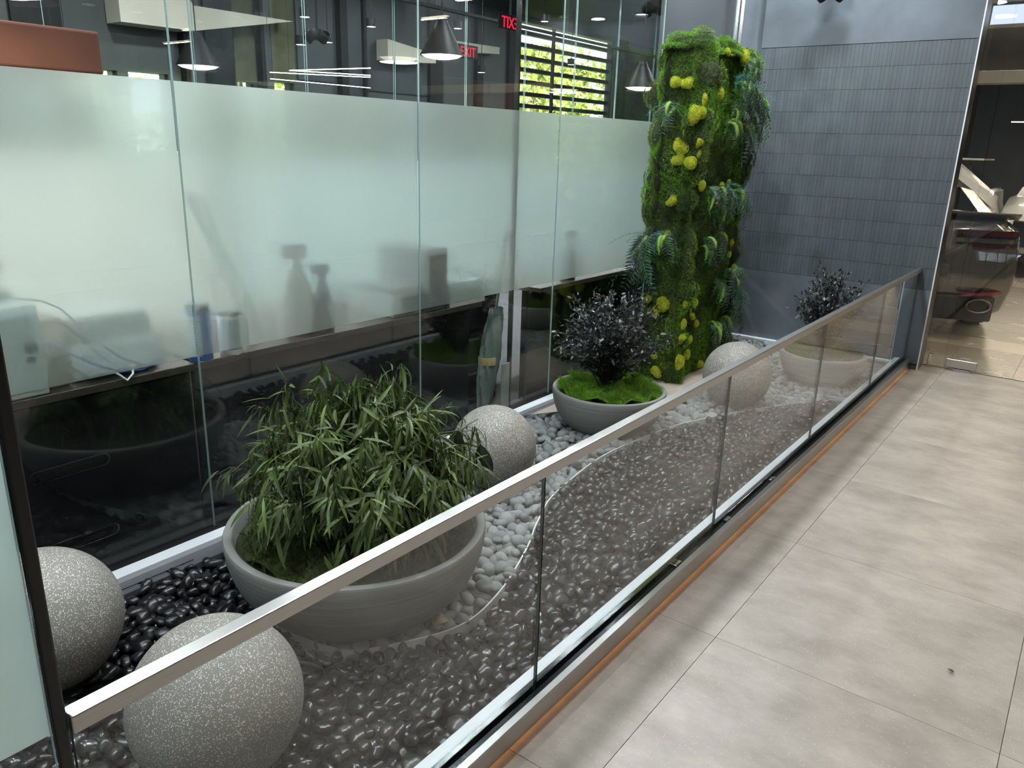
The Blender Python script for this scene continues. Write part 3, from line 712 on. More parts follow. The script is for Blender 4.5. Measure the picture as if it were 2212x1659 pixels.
def in_view(p):
    d = Vector(p) - CAM; z = d.dot(f_)
    if z < 0.3: return False
    x = 1106 + 1666.5*d.dot(R_)/z; y = 829.5 - 1666.5*d.dot(U_)/z
    if not (4 < x < 2208 and 4 < y < 1655): return False
    if x < 0.17*(y-700)+6 + 40: return False
    return True
def hidden(p):
    d = Vector(p) - CAM; L = d.length; d /= L
    tests = [((x, y, ZG+R), R, 1.0) for (x, y), R, _ in SPH] + [((x, y, h*0.72), R*0.93, 0.62) for (x, y), R, h in BOWLS]
    for c, R, sq in tests:
        S = Vector((1, 1, 1/sq)); o = (CAM - Vector(c)) * S; dd = d * S
        a = dd.dot(dd); b = o.dot(dd); cc = o.dot(o) - R*R; D = b*b-a*cc
        if D > 0 and 0 < (-b - math.sqrt(D))/a < L - 0.01: return True
    # handrail
    t = (-1.095 - CAM.x)/d.x
    if t < L and 0.775 < CAM.z + t*d.z < 0.825: return True
    return False

peb = {'k': [], 'g': []}
r = np.random.default_rng(3)
s = 0.0475
rows_n = int((WY-0.03+1.0)/(s*0.866))
for layer, (zz, keep) in enumerate(((0.0, 1.0), (0.027, 0.66))):
    for j in range(rows_n):
        for i in range(int(1.46/s)):
            x = -2.60 + s*(i + 0.5*(j % 2) + layer*0.5) + r.normal(0, 0.007)
            y = -0.85 + s*0.866*(j + layer*0.4) + r.normal(0, 0.007)
            if r.random() > keep or x > -1.178 or x < -2.585 or y > WY-0.13: continue
            if y < 0.35 and x < -1.9: continue
            g = is_grey(x, y)
            if inside((x, y), SLABP): continue
            if min(abs(np.hypot(EP[:, 0]-x, EP[:, 1]-y))) < (0.010 if layer == 0 else 0.016): continue
            bad = False
            for (cx, cy), R, _l in SPH:
                q = math.hypot(x-cx, y-cy)
                if q < math.sqrt(max(0, R*R-(R-0.025)**2)) + 0.004: bad = True
            for (cx, cy), R, h in BOWLS:
                if math.hypot(x-cx, y-cy) < R*0.52: bad = True
            if bad: continue
            a = r.uniform(0.021, 0.0345); 
            if g: a *= 1.08
            b_ = a*r.uniform(0.66, 0.92); c = a*(r.uniform(0.46, 0.68) if not g else r.uniform(0.52, 0.74))
            Rm = rand_rot(r, 0.55 if layer else 0.35)
            peb['g' if g else 'k'].append((x, y, zz + (0.008 if g else 0.004) + r.uniform(-0.004, 0.006), Rm*np.array((a, b_, c)), int(r.integers(10)), layer))
one_me = {k: [np_mesh('pebble', LV3[v], IF3, M['peb_'+k]) for v in range(10)] for k in 'kg'}
for key, nm, lb, grp in (('k', 'black_pebble', 'glossy black river pebble lying in the dark gravel bed', 'black pebbles'),
                         ('g', 'grey_pebble', 'smooth pale grey river pebble lying inside the curved steel edging', 'grey pebbles')):
    L = peb[key]
    cand = []
    for n, p in enumerate(L):
        q = (p[0], p[1], p[2]+0.01)
        if p[5] == 1 and in_view(q) and not hidden(q): cand.append(((Vector(q)-CAM).length, n))
    cand.sort(); pick = {n for _, n in cand[:298]}
    VV = []; FF = []; off = 0
    for n, (x, y, z, A, v, _l) in enumerate(L):
        if n in pick:
            o = inst(nm, one_me[key][v])
            o.matrix_basis = Matrix.Translation((x, y, z)) @ Matrix(A.tolist()).to_4x4()
            lab(o, lb, 'pebble', grp)
        else:
            near = math.hypot(x, y) < 2.9
            V = (LV3 if near else LV2)[v] @ A.T + np.array((x, y, z)); F_ = IF3 if near else IF2
            VV.append(V); FF.append(F_ + off); off += len(V)
    o = inst('gravel', np_mesh(nm+'_gravel', np.concatenate(VV), np.concatenate(FF), M['peb_'+key]))
    lab(o, 'bed of small glossy black pebbles around the singled-out ones' if key == 'k' else 'bed of small pale grey pebbles around the bowls and far sphere', 'gravel', kind='stuff')
# two odd stones by the edging
for (x, y, sc, m, l) in ((-1.575, 1.725, 0.031, 'peb_t', 'single tan pebble beside the curved edging below the leafy bowl'),
                         (-1.585, 1.99, 0.036, 'peb_g', 'large angular grey stone beside the curved steel edging')):
    o = inst('odd_stone', np_mesh('odd_stone', lump(IV3, int(sc*9e3), 0.26)*np.array((sc, sc*0.8, sc*0.66)), IF3, M[m])); o.location = (x, y, 0.062)
    lab(o, l, 'stone')

# ================================================================== GARDEN: moss, leaves, fronds
def unit(v): return v/np.maximum(np.linalg.norm(v, axis=-1, keepdims=True), 1e-9)
def blades(P, Nn, ln, w, rr, jit=0.6, droop=(0, 0, 0)):
    n = len(P)
    d = unit(Nn + rr.normal(0, jit, (n, 3)) + np.array(droop))
    sd = unit(np.cross(d, rr.normal(size=(n, 3))))
    l = ln*rr.uniform(0.5, 1.25, (n, 1)); ww = w*rr.uniform(0.6, 1.2, (n, 1))
    V = np.stack([P - sd*ww, P + sd*ww, P + d*l], 1).reshape(-1, 3)
    return V, np.arange(3*n).reshape(-1, 3)
def merge(parts):
    VV = []; FF = []; o = 0
    for V, F in parts: VV.append(V); FF.append(F+o); o += len(V)
    return np.concatenate(VV), np.concatenate(FF)
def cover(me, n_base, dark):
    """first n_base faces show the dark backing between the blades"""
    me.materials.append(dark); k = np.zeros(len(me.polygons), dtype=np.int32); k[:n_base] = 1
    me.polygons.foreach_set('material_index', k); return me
def mound(seed, n, ln, w, flat=0.5, R=0.1):
    """moss cushion bulging along local +z"""
    rr = np.random.default_rng(seed)
    V = lump(IV2, seed, 0.30)*np.array((R, R, R*flat))*0.93
    S = lump(IV3, seed, 0.30); k = rr.integers(0, len(S), n)
    d = unit(S[k] + rr.normal(0, 0.10, (n, 3))); P = d*np.linalg.norm(S[k], axis=1, keepdims=True)*0.97
    sel = d[:, 2] > -0.25; d = d[sel]; P = P[sel]*np.array((R, R, R*flat))
    return merge([(V*0.96, IF2), blades(P, unit(d*np.array((1, 1, 1/flat))), ln, w, rr, 0.55, (0, -0.25, 0))])
def frond(seed, L=0.26, npin=15, wid=0.30, thick=0.010):
    rr = np.random.default_rng(seed); sx = rr.uniform(-0.5, 0.5); VV = []; FF = []
    def p(t): return np.array((sx*L*0.6*t, -L*0.86*t**1.7 + 0.10*L*math.sin(PI*t), L*0.42*math.sin(PI*0.58*t)))
    for i in range(npin):
        t = (i+0.6)/npin; q = p(t); tg = unit(p(min(t+0.05, 1.05))-p(t-0.05)); l = L*wid*math.sin(PI*(0.12+0.80*t))**0.8
        nr = unit(np.cross(tg, np.array((1.0, 0, 0)))); sd = unit(np.cross(nr, tg))
        for sg in (-1, 1):
            d = unit(sd*sg*0.9 + tg*0.55 + nr*rr.normal(0, 0.12)); wv = tg*thick
            mid = q + d*l*0.45; o = len(VV)
            VV += [q, mid+wv*0.6-nr*0.002, q + d*l - nr*l*0.25, mid-wv*0.6]; FF += [(o, o+1, o+2), (o, o+2, o+3)]
    for i in range(8):
        a, b2 = p(i/8), p((i+1)/8); o = len(VV); w = np.array((0.0022*(1-i/9), 0, 0))
        VV += [a-w, a+w, b2+w, b2-w]; FF += [(o, o+1, o+2), (o, o+2, o+3)]
    return np.array(VV), np.array(FF)
def foxtail(seed, L=0.15, Rr=0.0125):
    rr = np.random.default_rng(seed); sx = rr.uniform(-0.4, 0.4)
    def p(t): return np.array((sx*L*0.5*t, 0.25*L*math.sin(PI*t*0.8) - L*0.85*t**1.6, L*0.45*math.sin(PI*0.6*t)))
    b = B(); pts = [p(t) for t in np.linspace(0, 1, 9)]
    rad = [0.15*Rr, 0.2*Rr, 0.75*Rr, Rr, Rr, 0.95*Rr, 0.8*Rr, 0.55*Rr, 0.1*Rr]
    b.tube(pts, rad, 7, cap=False)
    V = np.array([v[:] for v in b.V]); F = np.array([(f[0], f[1], f[2]) for f in b.F] + [(f[0], f[2], f[3]) for f in b.F])
    P = []; D = []
    for _ in range(260):
        t = rr.uniform(0.22, 1); q = p(t); tg = unit(p(t+0.03)-p(t-0.03)); d = unit(np.cross(tg, rr.normal(size=3))); k = np.interp(t, np.linspace(0, 1, 9), rad)
        P.append(q + d*k*0.9); D.append(d*0.8+tg*0.7)
    return merge([(V, F), blades(np.array(P), np.array(D), 0.010, 0.0011, rr, 0.2)])
def sprig(seed, L=0.17, ns=7):
    rr = np.random.default_rng(seed); P = []; D = []
    for _ in range(ns):
        a = rr.uniform(-1.2, 1.2); up = rr.uniform(-0.2, 0.5); out = rr.uniform(0.4, 1.0); l = L*rr.uniform(0.6, 1.15)
        for t in np.linspace(0.05, 1, 26):
            q = np.array((math.sin(a)*l*t, l*(up*t - 1.0*t*t), l*out*t*(1-0.3*t)))
            for _k in range(3): P.append(q); D.append(np.array((math.sin(a), -0.7*t+up, out))*0.9)
    return blades(np.array(P), np.array(D), 0.028, 0.0011, rr, 0.65)

# ---- moss column -------------------------------------------------------------
colm = lab(empty('moss_column', (-2.39, 5.36, 0.046)), 'tall preserved-moss column with yellow moss cushions and hanging ferns', 'moss column')
def ck(name, me, world, label=None):
    o = inst(name, me, colm); o.matrix_parent_inverse = colm.matrix_basis.inverted(); o.matrix_basis = world
    return o
CX0, CX1, CY0, CY1, CZ1 = -2.50, -2.275, 4.935, 5.80, 2.27
ck('core', B().box(CX0, CX1, CY0, CY1, 0.046, CZ1).mesh('core', M['moss_core'], bevel=0.03), Matrix.Identity(4))
FM = {'f': Matrix(((1, 0, 0), (0, 0, -1), (0, 1, 0))), 's': Matrix(((0, 0, 1), (1, 0, 0), (0, 1, 0))), 't': Matrix.Identity(3),
      'b': Matrix(((-1, 0, 0), (0, 0, 1), (0, 1, 0))), 'w': Matrix(((0, 0, -1), (-1, 0, 0), (0, 1, 0)))}
def place(face, p, sx, sy, sz, spin=0.0):
    A = FM[face] @ Matrix.Rotation(spin, 3, 'Z') @ Matrix.Diagonal((sx, sy, sz))
    return Matrix.Translation(p) @ A.to_4x4()
mound_me = {}
for k in range(4):
    for mm in ('moss', 'moss_dk', 'moss_ol'):
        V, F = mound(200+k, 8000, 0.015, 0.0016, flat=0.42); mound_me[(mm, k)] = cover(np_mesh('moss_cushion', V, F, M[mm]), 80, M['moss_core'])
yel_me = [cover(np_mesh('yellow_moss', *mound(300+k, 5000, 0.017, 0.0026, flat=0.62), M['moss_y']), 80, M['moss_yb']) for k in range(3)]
rr = random.Random(11)
def cushion(face, p, s, flat=1.0):
    z = p[2]; u = rr.random()
    top = z > 1.75
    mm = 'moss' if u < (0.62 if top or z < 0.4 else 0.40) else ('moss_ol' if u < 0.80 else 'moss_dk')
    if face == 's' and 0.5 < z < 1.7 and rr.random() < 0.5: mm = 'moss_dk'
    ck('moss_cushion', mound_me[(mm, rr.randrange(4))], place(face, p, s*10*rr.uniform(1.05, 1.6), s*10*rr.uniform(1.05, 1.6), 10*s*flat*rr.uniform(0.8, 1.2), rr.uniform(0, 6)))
z = 0.09
while z < CZ1:
    for x in (CX0+0.03, (CX0+CX1)/2, CX1-0.02):
        cushion('f', (x+rr.uniform(-.03, .03), CY0+0.012, z+rr.uniform(-.03, .03)), rr.uniform(0.065, 0.085), 0.9)
    for k in range(8):
        yy = CY0 + 0.03 + (CY1-CY0-0.05)*k/7
        cushion('s', (CX1-0.012, yy+rr.uniform(-.03, .03), z+rr.uniform(-.03, .03)), rr.uniform(0.065, 0.09), 0.95)
    for x in (CX0+0.05, CX1-0.05): cushion('b', (x, CY1-0.01, z), 0.085, 0.8)
    for k in range(5): cushion('w', (CX0+0.01, CY0+0.06+k*0.18, z+rr.uniform(-.03, .03)), 0.09, 0.7)
    z += 0.125
for k in range(7):
    for x in (CX0+0.04, CX1-0.04):
        cushion('t', (x, CY0+0.03+k*0.135, CZ1-0.01+rr.uniform(-0.01, 0.015)), rr.uniform(0.07, 0.09), 0.9)
YEL = [('f', -2.391, 4.86, 2.059, 0.033), ('f', -2.322, 4.86, 2.052, 0.036), ('f', -2.242, 4.86, 1.865, 0.05), ('s', -2.2, 4.898, 1.872, 0.036), ('s', -2.2, 5.0, 1.871, 0.036), ('s', -2.2, 4.921, 1.952, 0.03), ('s', -2.2, 5.165, 2.015, 0.032), ('s', -2.2, 4.975, 2.25, 0.02), ('s', -2.2, 5.21, 2.268, 0.024), ('s', -2.2, 5.504, 2.25, 0.045), ('f', -2.328, 4.86, 1.662, 0.045), ('f', -2.327, 4.86, 1.583, 0.036), ('f', -2.25, 4.86, 1.571, 0.038), ('s', -2.2, 4.913, 1.694, 0.03), ('s', -2.2, 4.916, 1.622, 0.022), ('s', -2.2, 5.016, 1.424, 0.033), ('f', -2.35, 4.86, 1.312, 0.033), ('s', -2.2, 5.348, 1.411, 0.025), ('s', -2.2, 5.467, 1.43, 0.02), ('f', -2.372, 4.86, 1.077, 0.036), ('f', -2.48, 4.86, 0.638, 0.032), ('f', -2.353, 4.86, 0.623, 0.045), ('f', -2.399, 4.86, 0.55, 0.034), ('s', -2.2, 4.935, 0.628, 0.028), ('s', -2.2, 5.098, 0.611, 0.027), ('s', -2.2, 5.066, 0.516, 0.027), ('s', -2.2, 4.936, 0.487, 0.03), ('s', -2.2, 5.143, 0.453, 0.025), ('s', -2.2, 4.928, 0.389, 0.036), ('s', -2.2, 5.066, 0.347, 0.026), ('s', -2.2, 5.042, 0.249, 0.033), ('s', -2.2, 4.921, 0.212, 0.042), ('f', -2.358, 4.86, 0.125, 0.036), ('f', -2.385, 4.86, 0.233, 0.022), ('s', -2.2, 5.648, 0.99, 0.023), ('s', -2.2, 5.628, 0.906, 0.023), ('s', -2.2, 5.75, 0.8, 0.025), ('s', -2.2, 5.3, 0.12, 0.03)]
for k, (fc, x, y, z, s_) in enumerate(YEL):
    p = (x, y+0.012, z) if fc == 'f' else (x-0.012, y, z)
    ck('yellow_moss', yel_me[k % 3], place(fc, p, s_*10, s_*11, s_*10, k*1.3))
fr_me = [np_mesh('fern_frond', *frond(20+k), M['fern']) for k in range(4)]
frg_me = [np_mesh('fern_frond', *frond(30+k, 0.22, 16, 0.24, 0.007), M['fern_g']) for k in range(3)]
fx_me = [np_mesh('foxtail', *foxtail(40+k), M['fox']) for k in range(4)]
st_me = [np_mesh('teal_sprig', *sprig(60+k), M['fern_t']) for k in range(3)]
sg_me = [np_mesh('green_sprig', *sprig(70+k, 0.2, 9), M['fern_g']) for k in range(3)]
CLU = [('s', 5.55, 2.24, 1.0), ('s', 5.45, 2.13, 1.1), ('s', 5.68, 2.06, 1.1), ('s', 5.43, 1.95, 1.1), ('s', 5.78, 1.98, 1.2), ('s', 5.58, 1.80, 1.1), ('s', 5.34, 1.83, 0.9), ('s', 5.72, 1.84, 1.0),
       ('f', -2.43, 1.93, 0.85), ('s', 5.12, 1.40, 1.0), ('s', 5.35, 1.40, 1.1), ('s', 5.62, 1.36, 1.0), ('s', 5.27, 1.26, 0.8), ('f', -2.37, 1.10, 0.9), ('f', -2.50, 1.07, 1.1), ('f', -2.53, 0.95, 1.2),
       ('s', 5.16, 1.06, 1.0), ('s', 5.36, 1.06, 0.9), ('s', 5.62, 0.78, 1.1), ('s', 5.74, 0.64, 1.1), ('s', 5.80, 0.48, 1.0), ('s', 5.46, 0.72, 1.0), ('s', 5.41, 0.40, 0.9), ('s', 5.62, 0.40, 0.9)]
for k, (fc, q, z, s_) in enumerate(CLU):
    p = (q, 4.885, z) if fc == 'f' else (-2.225, q, z)
    for j in range(2):
        ck('fern_frond', fr_me[rr.randrange(4)], place(fc, p, s_*rr.choice((-1, 1)), s_*rr.uniform(0.8, 1.15), s_, rr.uniform(-0.7, 0.7)))
    ck('fern_frond', frg_me[rr.randrange(3)], place(fc, p, s_, s_, s_*1.2, rr.uniform(-1.0, 1.0)))
    for j in range(2 if k % 2 else 3):
        p2 = tuple(Vector(p) + Vector((0 if fc == 's' else rr.uniform(-.05, .05), rr.uniform(-.05, .05) if fc == 's' else 0, rr.uniform(-.06, .03))))
        ck('foxtail', fx_me[rr.randrange(4)], place(fc, p2, 1, rr.uniform(0.8, 1.2), rr.uniform(0.8, 1.5), rr.uniform(-0.6, 0.6)))
    if k in (1, 2, 4, 5, 8, 10, 11, 13, 14, 15, 19): ck('teal_sprig', st_me[k % 3], place(fc, p, s_, s_, s_, rr.uniform(-0.6, 0.6)))
    ck('green_sprig', sg_me[k % 3], place(fc, p, s_*0.95, s_*0.95, s_*0.9, rr.uniform(-0.6, 0.6)))

# ---- planted bowls -----------------------------------------------------------------
def bowl(t, R, h, m, lip=0.034):
    r0 = 0.37*R; pr = [(0.0, 0.0), (r0, 0.0)]
    for k in range(1, 19):
        a = PI/2*k/18; pr.append((r0+(R-r0)*math.sin(a), h*(1-math.cos(a))))
    pr += [(R-0.003, h+0.006), (R-0.012, h+0.008), (R-lip+0.008, h+0.007), (R-lip, h), (R-lip-0.006, h-0.05), (R-lip-0.05, h-0.10)]
    B().lathe(pr, 96).obj('bowl', m, t, smooth=True)
    B().lathe([(0.0, h-0.035), (R-lip, h-0.045)], 48).obj('soil', M['soil'], t)
def moss_bed(t, R, h, n, m, seed, ln=0.026, amp=0.035, over=0.0, inner=0.0):
    rr = np.random.default_rng(seed); a = rr.uniform(0, 2*PI, n); q = np.sqrt(rr.uniform(inner*inner, 1, n))*(R-0.03+over)
    x, y = q*np.cos(a), q*np.sin(a)
    z = h - 0.03 + amp*(0.5+0.5*np.sin(x*23+seed)*np.cos(y*27+1)) + 0.02*np.sin(x*60)*np.sin(y*55)
    P = np.stack([x, y, z], 1); Nn = np.stack([x/R*0.5, y/R*0.5, np.ones(n)], 1)
    V, F = blades(P, Nn, ln, 0.0016, rr, 0.7)
    g = 40; gr = np.linspace(0, 1, 10); V2 = []; F2 = []
    for i in range(g):
        for k in gr:
            xx, yy = k*(R-0.03+over)*math.cos(2*PI*i/g), k*(R-0.03+over)*math.sin(2*PI*i/g)
            V2.append((xx, yy, h-0.034+amp*(0.5+0.5*math.sin(xx*23+seed)*math.cos(yy*27+1))))
    for i in range(g):
        for k in range(9):
            a0, a1, b0, b1 = i*10+k, i*10+k+1, ((i+1) % g)*10+k, ((i+1) % g)*10+k+1
            F2 += [(a0, a1, b1), (a0, b1, b0)]
    me = np_mesh('moss', *merge([(V, F), (np.array(V2), np.array(F2))]), m)
    lab(inst('moss', me, t), kind='stuff')

def leaf_mesh(seed, w=0.125, bend=0.35, nseg=6, m=None, fold=0.25, twist=0.0, blunt=0.8):
    V = []; F = []
    for i in range(nseg+1):
        t = i/nseg; hw = 0.5*w*math.sin(PI*min(1, 0.03+0.97*t**blunt))**0.9; a = bend*t
        y = math.sin(a)/bend if bend else t; z = -(1-math.cos(a))/bend if bend else 0
        tw = twist*t
        for s_ in (-1, 0, 1):
            V.append((s_*hw*math.cos(tw), y, z + abs(s_)*hw*fold + s_*hw*math.sin(tw)))
    for i in range(nseg):
        for k in range(2):
            a = i*3+k; F += [(a, a+1, a+4), (a, a+4, a+3)]
    return np.array(V), np.array(F)
def frame(d, up, ln):
    d = unit(d); sdir = np.cross(d, up); 
    if np.linalg.norm(sdir) < 1e-4: sdir = np.array((1.0, 0, 0))
    sdir = unit(sdir); n = np.cross(sdir, d)
    return np.stack([sdir*ln, d*ln, n*ln], 1)
def foliage(t, leaves, geos, m, nmax, label_part='leaf'):
    """leaves: list of (pos, 3x3, variant, score); the best-seen nmax stand alone, the rest are joined"""
    order = sorted(range(len(leaves)), key=lambda i: -leaves[i][3]); solo = set(order[:nmax])
    mes = [np_mesh(label_part, V, F, m) for V, F in geos]
    rest = []
    for i, (p, A, v, sc_) in enumerate(leaves):
        if i in solo:
            o = inst(label_part, mes[v], t); Mx = Matrix(A.tolist()).to_4x4(); Mx.translation = Vector(p); o.matrix_basis = Mx
        else:
            V, F = geos[v]; rest.append((V@A.T + np.array(p), F))
    if rest: lab(inst('foliage', np_mesh('foliage', *merge(rest), m), t), kind='stuff')

# leafy bowl in front
(bx, by), BR, BH = BOWLS[0]
pot = lab(empty('planted_bowl', (bx, by, 0.012)), 'wide grey bowl overflowing with long narrow green leaves', 'potted plant', 'planted bowls')
bowl(pot, BR, BH-0.012, M['bowl'])
moss_bed(pot, BR-0.03, BH-0.015, 16000, M['moss_bowl'], 5, 0.024, 0.045)
geo = [leaf_mesh(k, 0.088+0.009*k, (0.35, 0.7, 1.0, 0.5, 1.3)[k], 6, twist=(0.3, -0.4, 0.0, 0.7, -0.2)[k]) for k in range(5)]
rr2 = np.random.default_rng(21); LV = []; stems = B()
tocam = unit(np.array((0-bx, 0-by, 1.3)))
for s_i in range(190):
    a = rr2.uniform(0, 2*PI); b0 = rr2.uniform(0, 0.20)
    base = np.array((b0*math.cos(a), b0*math.sin(a), BH-0.06))
    reach = rr2.uniform(0.03, 0.32); hh = rr2.uniform(0.34, 0.55)*(1.0 - 0.35*(reach/0.36)**2)
    a2 = a + rr2.normal(0, 0.35); dr = np.array((math.cos(a2), math.sin(a2), 0))
    # taller towards the right end of the tuft
    hh *= 1.0 + 0.16*(base[1] + dr[1]*reach - 0.6*(base[0]+dr[0]*reach)) / 0.4
    def sp(t): return base + dr*reach*(t**0.85) + np.array((0, 0, hh*math.sin(PI*0.60*t)/math.sin(PI*0.5) if t < 0.834 else hh*math.sin(PI*0.60*t)))
    pts = [sp(t) for t in np.linspace(0, 1, 7)]
    stems.tube(pts, [0.0024, 0.0022, 0.002, 0.0018, 0.0014, 0.001, 0.0006], 4, cap=False)
    nl = 24
    for i in range(nl):
        t = 0.22 + 0.78*(i+rr2.random())/nl; q = sp(t) + rr2.normal(0, 0.010, 3); tg = unit(sp(min(t+0.03, 1))-sp(t-0.03))
        sdv = unit(np.cross(tg, np.array((0, 0, 1.0)))+1e-6)
        d = unit(rr2.normal(0, 0.38, 3) + tg*0.45 + sdv*(1 if i % 2 else -1)*rr2.uniform(0.2, 0.7) + dr*rr2.uniform(0.1, 0.5) + np.array((0, 0, rr2.uniform(-2.0, -0.05))))
        ln = rr2.uniform(0.075, 0.130)
        A = frame(d, np.array((0, 0, 1.0)) + dr*0.5 + rr2.normal(0, 0.35, 3), ln)
        LV.append((q, A, int(rr2.integers(5)), float(np.dot(q-np.array((0, 0, 0.45)), tocam)) + rr2.normal(0, 0.03)))
for s_i in range(44):        # outer leaves hanging over the rim
    a = rr2.uniform(0, 2*PI); q0 = np.array((0.33*math.cos(a), 0.33*math.sin(a), BH+0.06+rr2.uniform(-0.03, 0.12)))
    for k in range(6):
        d = unit(np.array((math.cos(a), math.sin(a), 0))*rr2.uniform(0.3, 0.7) + np.array((rr2.normal(0, .3), rr2.normal(0, .3), -rr2.uniform(0.5, 1.0))))
        q = q0 + rr2.normal(0, 0.022, 3)
        LV.append((q, frame(d, np.array((math.cos(a), math.sin(a), 0.4)), rr2.uniform(0.10, 0.15)), int(rr2.integers(5)), float(np.dot(q-np.array((0, 0, 0.45)), tocam))))
foliage(pot, LV, geo, M['leaf'], 298)
stems.obj('stems', M['stem'], pot, smooth=True)['kind'] = 'stuff'
# one broader drooping branch at its right side
geo2 = leaf_mesh(9, 0.19, 0.9, 6); me2 = np_mesh('broad_leaf', *geo2, pbr('broad_leaf_dark', (0.030, 0.045, 0.028), 0.55, var=0.2, scale=20))
bp = [np.array(p) for p in ((0.10, 0.08, 0.52), (0.20, 0.15, 0.665), (0.285, 0.215, 0.685), (0.345, 0.265, 0.635))]
B().tube(bp, [0.003, 0.0025, 0.002, 0.0012], 5).obj('branch', M['stem'], pot, smooth=True)
for k, (t, dx) in enumerate(((1, 0.1), (2, -0.3), (2, 0.15), (3, -0.05), (3, 0.35), (3, -0.45), (3, 0.7))):
    o = inst('broad_leaf', me2, pot); Mx = Matrix(frame(np.array((dx*0.5+0.12, dx*0.3+0.06, -1.0)), np.array((0.6, -0.6, 0.4)), 0.15).tolist()).to_4x4(); Mx.translation = Vector(bp[t]); o.matrix_basis = Mx

def shrub(idx, label, Rh, zc, Rz, nbr, per, nmax, seed, moss_m, bm):
    (cx, cy), R, h = BOWLS[idx]
    t = lab(empty('planted_bowl', (cx, cy, 0.012)), label, 'potted plant', 'planted bowls')
    bowl(t, R, h-0.012, bm, 0.03)
    moss_bed(t, R-0.02, h-0.015, 20000, moss_m, seed, 0.034, 0.075, 0.016)
    q_ = np.random.default_rng(seed); st = B(); LV = []; cam_d = unit(np.array((-cx, -cy, 1.2)))
    gs_ = [leaf_mesh(k, 0.40, (0.3, 0.6, 0.1)[k], 3, fold=0.15, blunt=0.75) for k in range(3)]
    for k in range(nbr):
        a = q_.uniform(0, 2*PI); el = math.asin(q_.uniform(-0.15, 1.0)); rad = q_.uniform(0.72, 1.05)
        end = np.array((Rh*math.cos(a)*math.cos(el)*rad, Rh*math.sin(a)*math.cos(el)*rad, zc + Rz*math.sin(el)*rad))
        base = np.array((q_.normal(0, 0.02), q_.normal(0, 0.02), h-0.03)); mid = (base+end)/2 + np.array((0, 0, 0.05)) - 0.18*np.array((end[0], end[1], 0))
        def bz(s): return (1-s)**2*base + 2*s*(1-s)*mid + s*s*end
        st.tube([bz(s) for s in (0, .25, .5, .75, 1)], [0.004, 0.0035, 0.0028, 0.002, 0.001], 4, cap=False)
        for i in range(per):
            s = 0.38 + 0.62*(i+q_.random())/per; p = bz(s) + q_.normal(0, 0.018, 3); tg = unit(bz(min(s+.04, 1))-bz(s-.04))
            d = unit(tg*0.6 + q_.normal(0, 0.6, 3)); ln = q_.uniform(0.024, 0.043)
            LV.append((p, frame(d, q_.normal(0, 0.6, 3)+np.array((0, 0, 1.0)), ln), int(q_.integers(3)), float(np.dot(p-np.array((0, 0, zc)), cam_d))))
    foliage(t, LV, gs_, M['leaf_dark'], nmax)
    lab(st.obj('stems', M['stem_k'], t, smooth=True), kind='stuff')
    return t
shrub(1, 'grey bowl with bright moss and a black-leaved shrub beside the moss column', 0.37, 0.56, 0.33, 120, 34, 298, 31, M['moss'], M['bowl'])
shrub(2, 'pale bowl with a small black-leaved shrub in front of the slate wall', 0.26, 0.56, 0.33, 95, 28, 0, 32, M['moss_ol'], M['bowl_pale'])

# ================================================================== OFFICE BEHIND THE GLASS
OX = -8.5
struct(B().prism([(OX, -3.5), (-2.80, -3.5), (-2.80, 7.0), (-2.95, 7.95), (-4.15, 7.95), (-4.15, 12.65), (-6.35, 12.65), (-6.35, 19.4), (OX, 19.4)], -0.1, 0.0).obj('floor', M['carpet']), 'dark carpet of the office behind the glass partition', 'floor')
# window wall: openings (y0, y1, z0, z1)
WIN = [(4.06, 4.36, 0.4, 2.26), (4.47, 4.93, 0.4, 2.27), (5.78, 6.03, 0.4, 2.27), (6.30, 6.60, 0.4, 2.30), (11.32, 14.48, 0.4, 3.63)]
bw = B(); yy = -3.5
for y0, y1, z0, z1 in WIN:
    bw.box(OX-0.2, OX, yy, y0, -0.1, CEIL); bw.box(OX-0.2, OX, y0, y1, -0.1, z0); bw.box(OX-0.2, OX, y0, y1, z1, CEIL); yy = y1
bw.box(OX-0.2, OX, yy, 19.4, -0.1, CEIL)
ow = struct(bw.obj('wall_office_back', M['office_gr']), 'grey-green office back wall with window openings', 'wall')
for y0, y1, m, dx in ((5.07, 5.12, 'black', 0.12), (5.38, 5.72, 'black_gloss', 0.05), (6.06, 6.11, 'black', 0.12), (7.30, 7.42, 'black', 0.10), (7.74, 7.79, 'black', 0.06), (9.02, 9.30, 'black', 0.08), (10.1, 10.25, 'black', 0.08), (10.95, 11.25, 'black', 0.06), (14.55, 14.9, 'black', 0.06), (3.40, 3.85, 'black', 0.04)):
    B().box(OX, OX+dx, y0, y1, 0.0, CEIL).obj('dark_post', M[m], ow)
for y0, y1, z0, z1, m in ((7.8, 9.0, 2.30, 3.4, 'office'), (7.45, 7.72, 2.2, 3.4, 'office'), (9.35, 10.05, 0.8, 2.35, 'office_gr'), (6.65, 7.25, 2.35, 3.5, 'office'), (4.95, 5.05, 2.2, 3.3, 'office')):
    B().box(OX, OX+0.03, y0, y1, z0, z1).obj('wall_panel', M[m], ow)
